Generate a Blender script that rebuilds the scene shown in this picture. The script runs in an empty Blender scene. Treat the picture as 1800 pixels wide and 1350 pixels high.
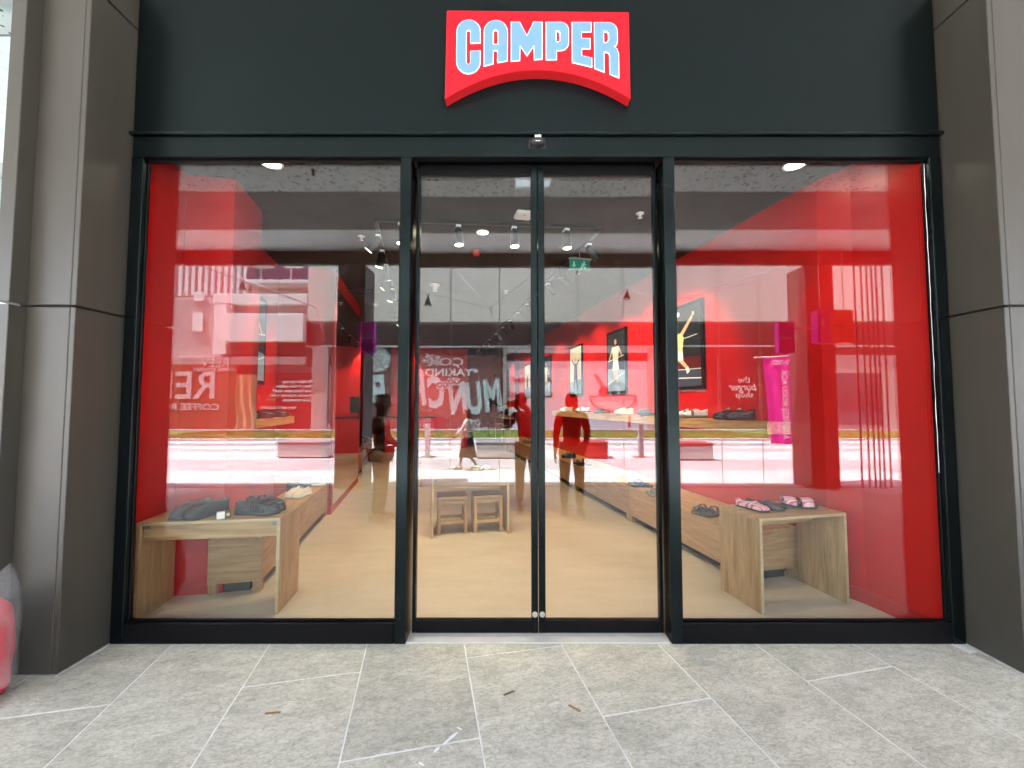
import bpy, bmesh, math, random
from mathutils import Matrix, Vector
R = math.radians
random.seed(7)
scene = bpy.context.scene
col = scene.collection

# ------------------------------------------------------------------ camera, sky, sun, exposure
cd = bpy.data.cameras.new('camera'); cam = bpy.data.objects.new('camera', cd); col.objects.link(cam)
cd.sensor_width = 36.0; cd.lens = 14.4; cd.clip_start = 0.01; cd.clip_end = 500
cam.location = (-0.16, -2.615, 1.49)
cam.rotation_euler = (R(90) + math.atan(35/720), 0, 0)
scene.camera = cam

world = bpy.data.worlds.new('World'); scene.world = world; world.use_nodes = True
wn = world.node_tree
sky = wn.nodes.new('ShaderNodeTexSky'); sky.sky_type = 'NISHITA'; sky.sun_disc = False
SUN_EL = 66
sky.dust_density = 3.0; sky.ozone_density = .6; sky.sun_elevation = R(SUN_EL); sky.sun_rotation = R(270)
wn.links.new(sky.outputs[0], wn.nodes['Background'].inputs[0])
wn.nodes['Background'].inputs[1].default_value = 0.15

sl = bpy.data.lights.new('sun', 'SUN'); sl.energy = 5.0; sl.angle = R(0.5); sl.color = (1, .97, .92)
so = bpy.data.objects.new('sun', sl); col.objects.link(so)
sd = Vector((math.cos(R(SUN_EL)), -.09, -math.sin(R(SUN_EL))))
so.rotation_euler = sd.to_track_quat('-Z', 'Y').to_euler()

vs = scene.view_settings
vs.view_transform = 'Standard'; vs.look = 'None'; vs.gamma = 1.0; vs.exposure = 3.9; vs.use_curve_mapping = False
cy = scene.cycles
cy.use_denoising = True
cy.max_bounces = 5; cy.diffuse_bounces = 3; cy.glossy_bounces = 4; cy.transmission_bounces = 2; cy.transparent_max_bounces = 12
cy.use_adaptive_sampling = True; cy.adaptive_threshold = .02
cy.sample_clamp_indirect = 6.0; cy.caustics_reflective = False; cy.caustics_refractive = False

# ------------------------------------------------------------------ materials
class MatDict(dict):
    def __missing__(s, k):
        s[k] = bpy.data.materials.new(k); s[k].use_nodes = True; return s[k]
MATS = MatDict()
def nt(name):
    m = MATS[name]
    t = m.node_tree; b = t.nodes['Principled BSDF']; MATS[name] = m
    return m, t, b
def mat(name, c, rough=.5, metal=0, c2=None, scale=8, stretch=(1, 1, 1), bump=0, bscale=None, rnd=0, spec=.5, coat=0, contrast=(.35, .65), detail=6, emit=None, es=0, alpha=1):
    """principled with noise-mixed colour, fine bump and a per-object tone shift"""
    m, t, b = nt(name)
    b.inputs['Roughness'].default_value = rough; b.inputs['Metallic'].default_value = metal
    b.inputs['Specular IOR Level'].default_value = spec; b.inputs['Coat Weight'].default_value = coat
    c = tuple(c) + (1,)
    b.inputs['Base Color'].default_value = c
    tc = t.nodes.new('ShaderNodeTexCoord'); mp = t.nodes.new('ShaderNodeMapping')
    mp.inputs['Scale'].default_value = stretch
    t.links.new(tc.outputs['Object'], mp.inputs[0])
    out = None
    if c2 is not None:
        n = t.nodes.new('ShaderNodeTexNoise'); n.inputs['Scale'].default_value = scale; n.inputs['Detail'].default_value = detail
        n.inputs['Roughness'].default_value = .62
        t.links.new(mp.outputs[0], n.inputs[0])
        r = t.nodes.new('ShaderNodeValToRGB'); r.color_ramp.elements[0].position = contrast[0]; r.color_ramp.elements[1].position = contrast[1]
        r.color_ramp.elements[0].color = c; r.color_ramp.elements[1].color = tuple(c2) + (1,)
        t.links.new(n.outputs[0], r.inputs[0]); out = r.outputs[0]
        rr = t.nodes.new('ShaderNodeMapRange'); rr.inputs[3].default_value = max(0, rough-.06); rr.inputs[4].default_value = min(1, rough+.08)
        t.links.new(n.outputs[0], rr.inputs[0]); t.links.new(rr.outputs[0], b.inputs['Roughness'])
    if rnd:
        oi = t.nodes.new('ShaderNodeObjectInfo'); mr = t.nodes.new('ShaderNodeMapRange')
        mr.inputs[3].default_value = 1-rnd; mr.inputs[4].default_value = 1+rnd
        t.links.new(oi.outputs['Random'], mr.inputs[0])
        h = t.nodes.new('ShaderNodeHueSaturation')
        if out: t.links.new(out, h.inputs['Color'])
        else: h.inputs['Color'].default_value = c
        t.links.new(mr.outputs[0], h.inputs['Value']); out = h.outputs[0]
    if out: t.links.new(out, b.inputs['Base Color'])
    if bump:
        n2 = t.nodes.new('ShaderNodeTexNoise'); n2.inputs['Scale'].default_value = bscale or scale*3; n2.inputs['Detail'].default_value = 4
        t.links.new(mp.outputs[0], n2.inputs[0])
        bp = t.nodes.new('ShaderNodeBump'); bp.inputs['Strength'].default_value = bump; bp.inputs['Distance'].default_value = .004
        t.links.new(n2.outputs[0], bp.inputs['Height']); t.links.new(bp.outputs[0], b.inputs['Normal'])
    if emit:
        m.cycles.emission_sampling = 'NONE'
        b.inputs['Emission Color'].default_value = tuple(emit) + (1,); b.inputs['Emission Strength'].default_value = es
    return m

def glass_mat(name, tint=(.93, .97, .96), k=1.25, rough=0.0):
    """clear pane: transparent + mirror reflection by Fresnel on each face"""
    m = MATS[name]; t = m.node_tree; t.nodes.clear()
    o = t.nodes.new('ShaderNodeOutputMaterial'); mx = t.nodes.new('ShaderNodeMixShader')
    tr = t.nodes.new('ShaderNodeBsdfTransparent'); tr.inputs[0].default_value = tint + (1,)
    gl = t.nodes.new('ShaderNodeBsdfGlossy'); gl.inputs['Roughness'].default_value = rough
    tcg = t.nodes.new('ShaderNodeTexCoord'); ng = t.nodes.new('ShaderNodeTexNoise'); ng.inputs['Scale'].default_value = 1.3; ng.inputs['Detail'].default_value = 1
    bg_ = t.nodes.new('ShaderNodeBump'); bg_.inputs['Strength'].default_value = .5; bg_.inputs['Distance'].default_value = .0007   # slight waviness of float glass
    t.links.new(tcg.outputs['Object'], ng.inputs[0]); t.links.new(ng.outputs[0], bg_.inputs['Height']); t.links.new(bg_.outputs[0], gl.inputs['Normal'])
    fr = t.nodes.new('ShaderNodeLayerWeight'); fr.inputs[0].default_value = .5
    # Schlick: F0 + (1-F0)*facing^5
    p = t.nodes.new('ShaderNodeMath'); p.operation = 'POWER'; p.inputs[1].default_value = 5
    t.links.new(fr.outputs['Facing'], p.inputs[0])
    mr = t.nodes.new('ShaderNodeMapRange'); mr.inputs[3].default_value = .04*k; mr.inputs[4].default_value = 1
    t.links.new(p.outputs[0], mr.inputs[0])
    t.links.new(mr.outputs[0], mx.inputs[0]); t.links.new(tr.outputs[0], mx.inputs[1]); t.links.new(gl.outputs[0], mx.inputs[2])
    t.links.new(mx.outputs[0], o.inputs[0]); MATS[name] = m
    return m

def wood_mat(name, a, b_, axis='x', rough=.45, rnd=.05):
    m, t, b = nt(name)
    tc = t.nodes.new('ShaderNodeTexCoord'); mp = t.nodes.new('ShaderNodeMapping')
    s = {'x': (1.1, 14, 14), 'y': (14, 1.1, 14), 'z': (14, 14, 1.1)}[axis]
    mp.inputs['Scale'].default_value = s
    oi = t.nodes.new('ShaderNodeObjectInfo'); va = t.nodes.new('ShaderNodeVectorMath'); va.operation = 'ADD'
    sc_ = t.nodes.new('ShaderNodeMath'); sc_.operation = 'MULTIPLY'; sc_.inputs[1].default_value = 13
    t.links.new(oi.outputs['Random'], sc_.inputs[0])
    t.links.new(tc.outputs['Object'], va.inputs[0]); t.links.new(sc_.outputs[0], va.inputs[1]); t.links.new(va.outputs[0], mp.inputs[0])
    n = t.nodes.new('ShaderNodeTexNoise'); n.inputs['Scale'].default_value = 1.6; n.inputs['Detail'].default_value = 8; n.inputs['Distortion'].default_value = 1.1
    t.links.new(mp.outputs[0], n.inputs[0])
    n2 = t.nodes.new('ShaderNodeTexNoise'); n2.inputs['Scale'].default_value = 9; n2.inputs['Detail'].default_value = 6
    t.links.new(mp.outputs[0], n2.inputs[0])
    ad = t.nodes.new('ShaderNodeMath'); ad.operation = 'MULTIPLY_ADD'; ad.inputs[1].default_value = .35
    t.links.new(n2.outputs[0], ad.inputs[0]); t.links.new(n.outputs[0], ad.inputs[2])
    r = t.nodes.new('ShaderNodeValToRGB'); r.color_ramp.elements[0].position = .5; r.color_ramp.elements[1].position = .86
    r.color_ramp.elements[0].color = tuple(a) + (1,); r.color_ramp.elements[1].color = tuple(b_) + (1,)
    t.links.new(ad.outputs[0], r.inputs[0])
    h = t.nodes.new('ShaderNodeHueSaturation'); mr = t.nodes.new('ShaderNodeMapRange'); mr.inputs[3].default_value = 1-rnd; mr.inputs[4].default_value = 1+rnd
    t.links.new(oi.outputs['Random'], mr.inputs[0]); t.links.new(mr.outputs[0], h.inputs['Value']); t.links.new(r.outputs[0], h.inputs['Color'])
    t.links.new(h.outputs[0], b.inputs['Base Color']); b.inputs['Roughness'].default_value = rough
    bp = t.nodes.new('ShaderNodeBump'); bp.inputs['Strength'].default_value = .12; bp.inputs['Distance'].default_value = .002
    t.links.new(n2.outputs[0], bp.inputs['Height']); t.links.new(bp.outputs[0], b.inputs['Normal'])
    return m

def tile_mat(name):
    """grey stone-effect porcelain: broad mottling, fine dark pitting, pale scuffs"""
    m, t, b = nt(name)
    tc = t.nodes.new('ShaderNodeTexCoord'); oi = t.nodes.new('ShaderNodeObjectInfo')
    sc_ = t.nodes.new('ShaderNodeMath'); sc_.operation = 'MULTIPLY'; sc_.inputs[1].default_value = 37
    va = t.nodes.new('ShaderNodeVectorMath'); va.operation = 'ADD'
    t.links.new(oi.outputs['Random'], sc_.inputs[0]); t.links.new(tc.outputs['Object'], va.inputs[0]); t.links.new(sc_.outputs[0], va.inputs[1])
    def noise(s, d, dist=0, stretch=(1, 1, 1)):
        mp = t.nodes.new('ShaderNodeMapping'); mp.inputs['Scale'].default_value = stretch; mp.inputs['Rotation'].default_value = (0, 0, .5)
        t.links.new(va.outputs[0], mp.inputs[0])
        n = t.nodes.new('ShaderNodeTexNoise'); n.inputs['Scale'].default_value = s; n.inputs['Detail'].default_value = d; n.inputs['Distortion'].default_value = dist
        n.inputs['Roughness'].default_value = .68
        t.links.new(mp.outputs[0], n.inputs[0]); return n.outputs[0]
    big = noise(4.2, 9, .7, (1, 1.7, 1)); fine = noise(30, 8, 1.2, (1, 1.8, 1)); vein = noise(8, 12, 2.0, (1, 2.6, 1))
    r = t.nodes.new('ShaderNodeValToRGB'); e = r.color_ramp.elements
    e[0].position = .32; e[0].color = (.40, .385, .31, 1); e[1].position = .7; e[1].color = (.595, .57, .47, 1)
    e2 = r.color_ramp.elements.new(.52); e2.color = (.50, .478, .39, 1)
    t.links.new(big, r.inputs[0])
    rf = t.nodes.new('ShaderNodeValToRGB'); rf.color_ramp.elements[0].position = .36; rf.color_ramp.elements[1].position = .56
    rf.color_ramp.elements[0].color = (.74, .735, .715, 1); rf.color_ramp.elements[1].color = (1.06, 1.06, 1.06, 1)
    t.links.new(fine, rf.inputs[0])
    mx = t.nodes.new('ShaderNodeMix'); mx.data_type = 'RGBA'; mx.blend_type = 'MULTIPLY'; mx.inputs[0].default_value = 1
    t.links.new(r.outputs[0], mx.inputs[6]); t.links.new(rf.outputs[0], mx.inputs[7])
    rv = t.nodes.new('ShaderNodeValToRGB'); ev = rv.color_ramp.elements
    ev[0].position = .46; ev[0].color = (1, 1, 1, 1); ev[1].position = .54; ev[1].color = (1, 1, 1, 1)
    em = rv.color_ramp.elements.new(.5); em.color = (.72, .705, .68, 1)
    t.links.new(vein, rv.inputs[0])
    mx2 = t.nodes.new('ShaderNodeMix'); mx2.data_type = 'RGBA'; mx2.blend_type = 'MULTIPLY'; mx2.inputs[0].default_value = .8
    t.links.new(mx.outputs[2], mx2.inputs[6]); t.links.new(rv.outputs[0], mx2.inputs[7])
    sc2 = noise(2.3, 10, 1.0); rs = t.nodes.new('ShaderNodeMapRange'); rs.inputs[1].default_value = .60; rs.inputs[2].default_value = .74; rs.inputs[4].default_value = .45
    t.links.new(sc2, rs.inputs[0]); mx3 = t.nodes.new('ShaderNodeMix'); mx3.data_type = 'RGBA'; mx3.inputs[7].default_value = (.62, .62, .60, 1)
    t.links.new(rs.outputs[0], mx3.inputs[0]); t.links.new(mx2.outputs[2], mx3.inputs[6])
    vo = t.nodes.new('ShaderNodeTexVoronoi'); vo.inputs['Scale'].default_value = 5.5; t.links.new(va.outputs[0], vo.inputs[0])
    ls = t.nodes.new('ShaderNodeMath'); ls.operation = 'LESS_THAN'; ls.inputs[1].default_value = .028; t.links.new(vo.outputs['Distance'], ls.inputs[0])
    l2 = t.nodes.new('ShaderNodeMath'); l2.operation = 'MULTIPLY'; l2.inputs[1].default_value = .45; t.links.new(ls.outputs[0], l2.inputs[0])
    mx4 = t.nodes.new('ShaderNodeMix'); mx4.data_type = 'RGBA'; mx4.inputs[7].default_value = (.16, .15, .14, 1); t.links.new(l2.outputs[0], mx4.inputs[0]); t.links.new(mx3.outputs[2], mx4.inputs[6])
    mx2 = mx4
    h = t.nodes.new('ShaderNodeHueSaturation'); mr = t.nodes.new('ShaderNodeMapRange'); mr.inputs[3].default_value = .93; mr.inputs[4].default_value = 1.07
    t.links.new(oi.outputs['Random'], mr.inputs[0]); t.links.new(mr.outputs[0], h.inputs['Value']); t.links.new(mx2.outputs[2], h.inputs['Color'])
    t.links.new(h.outputs[0], b.inputs['Base Color'])
    b.inputs['Roughness'].default_value = .62; b.inputs['Specular IOR Level'].default_value = .35
    bp = t.nodes.new('ShaderNodeBump'); bp.inputs['Strength'].default_value = .25; bp.inputs['Distance'].default_value = .003
    t.links.new(fine, bp.inputs['Height']); t.links.new(bp.outputs[0], b.inputs['Normal'])
    return m

def speckle_mat(name):
    """pale acoustic board with small irregular dark pits"""
    m, t, b = nt(name)
    tc = t.nodes.new('ShaderNodeTexCoord'); mp = t.nodes.new('ShaderNodeMapping'); mp.inputs['Scale'].default_value = (15, 21, 15); mp.inputs['Rotation'].default_value = (0, 0, .6)
    t.links.new(tc.outputs['Object'], mp.inputs[0])
    v = t.nodes.new('ShaderNodeTexVoronoi'); v.feature = 'F1'; v.inputs['Scale'].default_value = 1.0; v.inputs['Randomness'].default_value = .9
    t.links.new(mp.outputs[0], v.inputs[0])
    sep = t.nodes.new('ShaderNodeSeparateColor'); t.links.new(v.outputs['Color'], sep.inputs[0])
    th = t.nodes.new('ShaderNodeMapRange'); th.inputs[3].default_value = .12; th.inputs[4].default_value = .36
    t.links.new(sep.outputs[0], th.inputs[0])
    lt = t.nodes.new('ShaderNodeMath'); lt.operation = 'LESS_THAN'
    t.links.new(v.outputs['Distance'], lt.inputs[0]); t.links.new(th.outputs[0], lt.inputs[1])
    mx = t.nodes.new('ShaderNodeMix'); mx.data_type = 'RGBA'; mx.inputs[6].default_value = (.80, .83, .80, 1); mx.inputs[7].default_value = (.03, .03, .03, 1)
    t.links.new(lt.outputs[0], mx.inputs[0]); t.links.new(mx.outputs[2], b.inputs['Base Color'])
    b.inputs['Roughness'].default_value = .9
    return m

M = MATS
tile_mat('stone_tile'); speckle_mat('acoustic_board')
mat('grout', (.76, .76, .71), .9, c2=(.60, .60, .56), scale=9)
mat('fascia_metal', (.0022, .0034, .0036), .32, .0, spec=.21)
mat('frame_metal', (.0025, .0036, .004), .24, .0, c2=(.004, .005, .0055), scale=3, spec=.22)
mat('frame_black', (.003, .003, .0035), .35, spec=.15)
mat('cladding', (.046, .042, .034), .40, .0, c2=(.064, .059, .048), scale=3.0, stretch=(1.6, 1.6, .16), spec=.38, bump=.03, bscale=120, contrast=(.25, .85))
mat('plinth_dark', (.030, .027, .023), .6, c2=(.037, .033, .028), scale=5)
mat('joint_dark', (.012, .012, .012), .9)
for _n in ('fascia_metal', 'frame_metal'): MATS[_n].node_tree.nodes['Principled BSDF'].inputs['Specular Tint'].default_value = (.72, 1, 1, 1)
glass_mat('clear_glass')
mat('red_wall', (.52, .004, .004), .30, c2=(.58, .0055, .0055), scale=1.5, spec=.42, bump=.02, bscale=160)
mat('red_trim', (.50, .008, .008), .35)
mat('store_floor', (.49, .385, .265), .36, c2=(.59, .475, .345), scale=1.6, stretch=(1, 3.2, 1), bump=.05, bscale=60, spec=.4, detail=12, contrast=(.3, .72))
mat('store_ceiling', (.030, .022, .019), .9, c2=(.022, .016, .014), scale=3)
wood_mat('oak_u', (.33, .180, .072), (.54, .335, .160), 'x')
wood_mat('oak_z', (.33, .180, .072), (.54, .335, .160), 'z')
wood_mat('oak_v', (.36, .190, .072), (.58, .350, .155), 'y')
wood_mat('oak_edge', (.42, .29, .15), (.52, .38, .22), 'x')
mat('mirror', (.86, .88, .87), .02, 1.0)
mat('white_paint', (.78, .78, .76), .5, c2=(.72, .72, .70), scale=4)
mat('white_plastic', (.8, .8, .78), .35)
mat('grey_soffit', (.135, .135, .128), .7, c2=(.15, .15, .142), scale=1)
mat('dark_beam', (.035, .034, .032), .6, c2=(.045, .044, .042), scale=2)
mat('black_plastic', (.012, .012, .013), .4)
mat('lamp_lens', (1, .95, .85), .4, emit=(1, .86, .58), es=1.9)
mat('lamp_lens_soft', (1, .95, .85), .4, emit=(1, .88, .62), es=1.2)
mat('panel_light', (.85, .9, .92), .4, emit=(.80, .93, 1.0), es=.30)
mat('sign_red', (.55, .004, .010), .4, emit=(1, .006, .018), es=.036, spec=.25)
mat('sign_side_red', (.52, .012, .016), .35)
mat('letter_face', (.08, .18, .26), .4, emit=(.31, .53, .78), es=.022)
mat('letter_rim', (.9, .95, 1), .4, emit=(.72, .84, 1.0), es=.10)
mat('leather_black', (.005, .0055, .006), .34, c2=(.010, .011, .012), scale=30, bump=.1, bscale=200)
mat('rubber_black', (.006, .006, .006), .6)
mat('leather_brown', (.075, .045, .030), .6, c2=(.095, .06, .04), scale=30)
mat('leather_taupe', (.19, .145, .095), .6, c2=(.24, .185, .125), scale=30)
mat('felt_grey', (.055, .062, .075), .8, c2=(.075, .083, .098), scale=40)
mat('canvas_cream', (.72, .62, .46), .7, c2=(.78, .68, .52), scale=40)
mat('canvas_white', (.78, .77, .74), .6, c2=(.70, .69, .66), scale=40)
mat('rubber_grey', (.16, .145, .125), .7)
mat('rubber_white', (.72, .71, .67), .6)
mat('leather_red', (.62, .05, .035), .45)
mat('leather_green', (.10, .22, .12), .5)
mat('lace_cream', (.7, .64, .52), .8)
mat('steel', (.62, .62, .6), .3, 1.0)
mat('frame_grey', (.25, .28, .28), .4, c2=(.28, .31, .31), scale=2)
mat('sky_reflection_paint', (.68, .76, .76), .6, c2=(.62, .70, .71), scale=1.2)  # bluish white that paints reflected sky into the next window
glass_mat('neigh_glass', k=3.5)
def stripe_mat(name):
    m, t, b = nt(name)
    tc = t.nodes.new('ShaderNodeTexCoord'); w = t.nodes.new('ShaderNodeTexWave'); w.bands_direction = 'X'; w.inputs['Scale'].default_value = 34; w.inputs['Distortion'].default_value = .6
    t.links.new(tc.outputs['Object'], w.inputs[0])
    r = t.nodes.new('ShaderNodeValToRGB'); r.color_ramp.elements[0].position = .42; r.color_ramp.elements[1].position = .55
    r.color_ramp.elements[0].color = (.60, .10, .20, 1); r.color_ramp.elements[1].color = (.82, .55, .56, 1)
    t.links.new(w.outputs[0], r.inputs[0]); t.links.new(r.outputs[0], b.inputs['Base Color']); b.inputs['Roughness'].default_value = .75
stripe_mat('pink_stripe')

# ------------------------------------------------------------------ geometry helpers
class MB:
    def __init__(s): s.v = []; s.f = []; s.mi = []; s.sm = []; s.T = Matrix(); s.m = 0; s.smooth = False
    def add(s, vs_, fs, smooth=None):
        o = len(s.v); s.v += [tuple(s.T @ Vector(p)) for p in vs_]
        for f in fs: s.f.append(tuple(i+o for i in f)); s.mi.append(s.m); s.sm.append(s.smooth if smooth is None else smooth)
        return s
    def box(s, x0, x1, y0, y1, z0, z1):
        return s.add([(x0,y0,z0),(x1,y0,z0),(x1,y1,z0),(x0,y1,z0),(x0,y0,z1),(x1,y0,z1),(x1,y1,z1),(x0,y1,z1)],
                     [(0,3,2,1),(4,5,6,7),(0,1,5,4),(1,2,6,5),(2,3,7,6),(3,0,4,7)], False)
    def cbox(s, x0, x1, y0, y1, z0, z1, c=.003):
        """box with chamfered vertical and horizontal edges (bevelled)"""
        bm = bmesh.new(); bmesh.ops.create_cube(bm, size=1)
        bmesh.ops.transform(bm, matrix=Matrix.Translation(((x0+x1)/2,(y0+y1)/2,(z0+z1)/2)) @ Matrix.Diagonal((x1-x0,y1-y0,z1-z0,1)), verts=bm.verts)
        c = min(c, .45*min(x1-x0, y1-y0, z1-z0))
        bmesh.ops.bevel(bm, geom=bm.edges[:], offset=c, segments=1, affect='EDGES', profile=.5)
        bm.verts.index_update()
        s.add([v.co[:] for v in bm.verts], [[v.index for v in f.verts] for f in bm.faces], False); bm.free(); return s
    def cyl(s, p0, p1, r0, r1=None, n=14, caps=True, smooth=True):
        r1 = r0 if r1 is None else r1; p0 = Vector(p0); p1 = Vector(p1); d = (p1-p0).normalized()
        a = d.orthogonal().normalized(); b = d.cross(a)
        vs_ = []
        for p, r in ((p0, r0), (p1, r1)):
            vs_ += [p + (a*math.cos(2*math.pi*i/n) + b*math.sin(2*math.pi*i/n))*r for i in range(n)]
        s.add(vs_, [(i, (i+1) % n, n+(i+1) % n, n+i) for i in range(n)], smooth)
        if caps:
            s.add(vs_[:n], [tuple(range(n))[::-1]], False); s.add(vs_[n:], [tuple(range(n))], False)
        return s
    def tube(s, pts, r, n=6, closed=False):
        pts = [Vector(p) for p in pts]; rings = []; prev = None; N = len(pts)
        for i, p in enumerate(pts):
            q0 = pts[i-1] if (i or closed) else p; q1 = pts[(i+1) % N] if (i < N-1 or closed) else p
            d = (q1-q0).normalized()
            a = d.orthogonal().normalized() if prev is None else (prev - d*prev.dot(d)).normalized()
            prev = a; b = d.cross(a); rr = r[i] if isinstance(r, (list, tuple)) else r
            rings.append([p + (a*math.cos(2*math.pi*k/n)+b*math.sin(2*math.pi*k/n))*rr for k in range(n)])
        return s.loft(rings, closed_u=True, caps=not closed, closed_v=closed)
    def loft(s, rings, closed_u=True, caps=False, closed_v=False, smooth=True):
        n = len(rings[0]); vs_ = [p for r in rings for p in r]; fs = []
        K = len(rings)
        for i in range(K if closed_v else K-1):
            j = (i+1) % K
            for k in range(n if closed_u else n-1):
                fs.append((i*n+k, i*n+(k+1) % n, j*n+(k+1) % n, j*n+k))
        if caps: fs += [tuple(range(n))[::-1], tuple((K-1)*n+k for k in range(n))]
        return s.add(vs_, fs, smooth)
    def lathe(s, prof, n=20, smooth=True):
        return s.loft([[(r*math.cos(2*math.pi*k/n), r*math.sin(2*math.pi*k/n), z) for k in range(n)] for r, z in prof], smooth=smooth, caps=True)
    def prism(s, pts, d0, d1, holes=(), plane='xz'):
        """extrude a 2-D outline (with holes) between two depths; plane xz extrudes along y"""
        bm = bmesh.new(); es = []
        for loop in [pts] + list(holes):
            vv = [bm.verts.new((p[0], d0, p[1]) if plane == 'xz' else (p[0], p[1], d0)) for p in loop]
            es += [bm.edges.new((vv[i], vv[(i+1) % len(vv)])) for i in range(len(vv))]
        bmesh.ops.triangle_fill(bm, edges=es, use_beauty=True)
        r = bmesh.ops.extrude_face_region(bm, geom=bm.faces[:])
        dv = Vector((0, d1-d0, 0)) if plane == 'xz' else Vector((0, 0, d1-d0))
        bmesh.ops.translate(bm, vec=dv, verts=[g for g in r['geom'] if isinstance(g, bmesh.types.BMVert)])
        bmesh.ops.recalc_face_normals(bm, faces=bm.faces[:])
        bm.verts.index_update()
        s.add([v.co[:] for v in bm.verts], [[v.index for v in f.verts] for f in bm.faces], False); bm.free(); return s
    def mesh(s, name, mats):
        me = bpy.data.meshes.new(name); me.from_pydata(s.v, [], s.f)
        for m in mats: me.materials.append(M[m])
        me.polygons.foreach_set('material_index', s.mi); me.polygons.foreach_set('use_smooth', s.sm); me.update()
        return me
    def build(s, name, mats, parent=None, **tags):
        if isinstance(mats, str): mats = [mats]
        return link(name, s.mesh(name, mats), parent, **tags)

def link(name, me, parent=None, loc=None, rot=None, **tags):
    o = bpy.data.objects.new(name, me); col.objects.link(o)
    if parent: o.parent = parent
    if loc: o.location = loc
    if rot: o.rotation_euler = rot
    tag(o, **tags); return o
def tag(o, label=None, cat=None, group=None, kind=None):
    if label: o['label'] = label
    if cat: o['category'] = cat
    if group: o['group'] = group
    if kind: o['kind'] = kind
    return o
def thing(name, label, cat, loc=(0, 0, 0), rz=0, group=None):
    o = bpy.data.objects.new(name, None); o.empty_display_size = .1; col.objects.link(o)
    o.location = loc; o.rotation_euler = (0, 0, rz)
    return tag(o, label, cat, group)
def struct(name, mb, mats, parent=None): return mb.build(name, mats, parent, **({} if parent else {'kind': 'structure'}))
def copy_tree(o, parent=None):
    c = o.copy(); col.objects.link(c); c.parent = parent
    for ch in list(o.children): copy_tree(ch, c)
    return c
def arc(cx, cy_, r, a0, a1, n=8, ry=None):
    ry = r if ry is None else ry
    return [(cx+r*math.cos(R(a0+(a1-a0)*i/n)), cy_+ry*math.sin(R(a0+(a1-a0)*i/n))) for i in range(n+1)]

SA = R(12.2)                                   # the shop plan and the paving are turned 12 degrees to the shopfront
def W(u, v, z=0): return (u*math.cos(SA)-v*math.sin(SA), u*math.sin(SA)+v*math.cos(SA), z)

def text(name, body, size, m, parent, loc, face='+y', bold=0.0, ext=.004, align='CENTER', roll=0, sx=1.0, shear=0):
    c = bpy.data.curves.new(name, 'FONT'); c.body = body; c.size = size; c.extrude = ext; c.offset = bold
    c.align_x = align; c.align_y = 'CENTER'; c.resolution_u = 3; c.shear = shear
    o = bpy.data.objects.new(name, c); col.objects.link(o)
    dg = bpy.context.evaluated_depsgraph_get(); me = bpy.data.meshes.new_from_object(o.evaluated_get(dg)); bpy.data.objects.remove(o); bpy.data.curves.remove(c)
    B = Matrix(((-1, 0, 0), (0, 0, 1), (0, 1, 0))) if face == '+y' else Matrix(((1, 0, 0), (0, 0, -1), (0, 1, 0)))
    me.transform(B.to_4x4() @ Matrix.Rotation(roll, 4, 'Z') @ Matrix.Diagonal((sx, 1, 1, 1)))
    me.name = name; me.materials.clear(); me.materials.append(M[m])
    return link(name, me, parent, loc=loc)

# ------------------------------------------------------------------ setting: paving, arcade, shop shell
pav = struct('pavement', MB().add([(-26, .6, -.0016), (26, .6, -.0016), (26, -4.75, -.0016), (-26, -4.75, -.0016)], [(3, 2, 1, 0)]), 'grout')
tile_me = MB().cbox(-.2915, .2915, -.5865, .5865, -.03, 0, .0015).mesh('tile', ['stone_tile'])
for k in range(-11, 14):
    uc = -.446 + .59*k + .295
    v0 = (-.04 if k % 2 == 0 else -.63)
    for j in range(-7, 4):
        vc = v0 + 1.18*j - .59
        x, y, _ = W(uc, vc)
        if -5.05 < y < .55 and -5.6 < x < 6.2:
            t = link('tile', tile_me, pav, loc=(x, y, random.uniform(-.0006, .0004)), rot=(0, 0, SA))
struct('paving_beyond', MB().box(-26, -5.9, -4.75, .0, -.03, -.001).box(6.6, 26, -4.75, .0, -.03, -.001), 'grout')

# arcade ceiling in strips
struct('arcade_ceiling', MB().box(-25, 25, -2.45, .3, 4.235, 4.5), 'acoustic_board')
struct('arcade_ceiling_grey', MB().box(-25, 25, -3.61, -2.452, 4.231, 4.5), 'grey_soffit')
struct('arcade_ceiling_white', MB().box(-25, 25, -4.52, -3.612, 4.235, 4.5), 'white_paint')
struct('arcade_beam', MB().box(-25, 25, -4.62, -4.522, 4.0, 4.5), 'dark_beam')
struct('upper_sky_block', MB().box(-25, 25, -1.5, 24, 4.62, 11), 'cladding')  # unseen box added to block the sky; set back against extra shade

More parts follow.
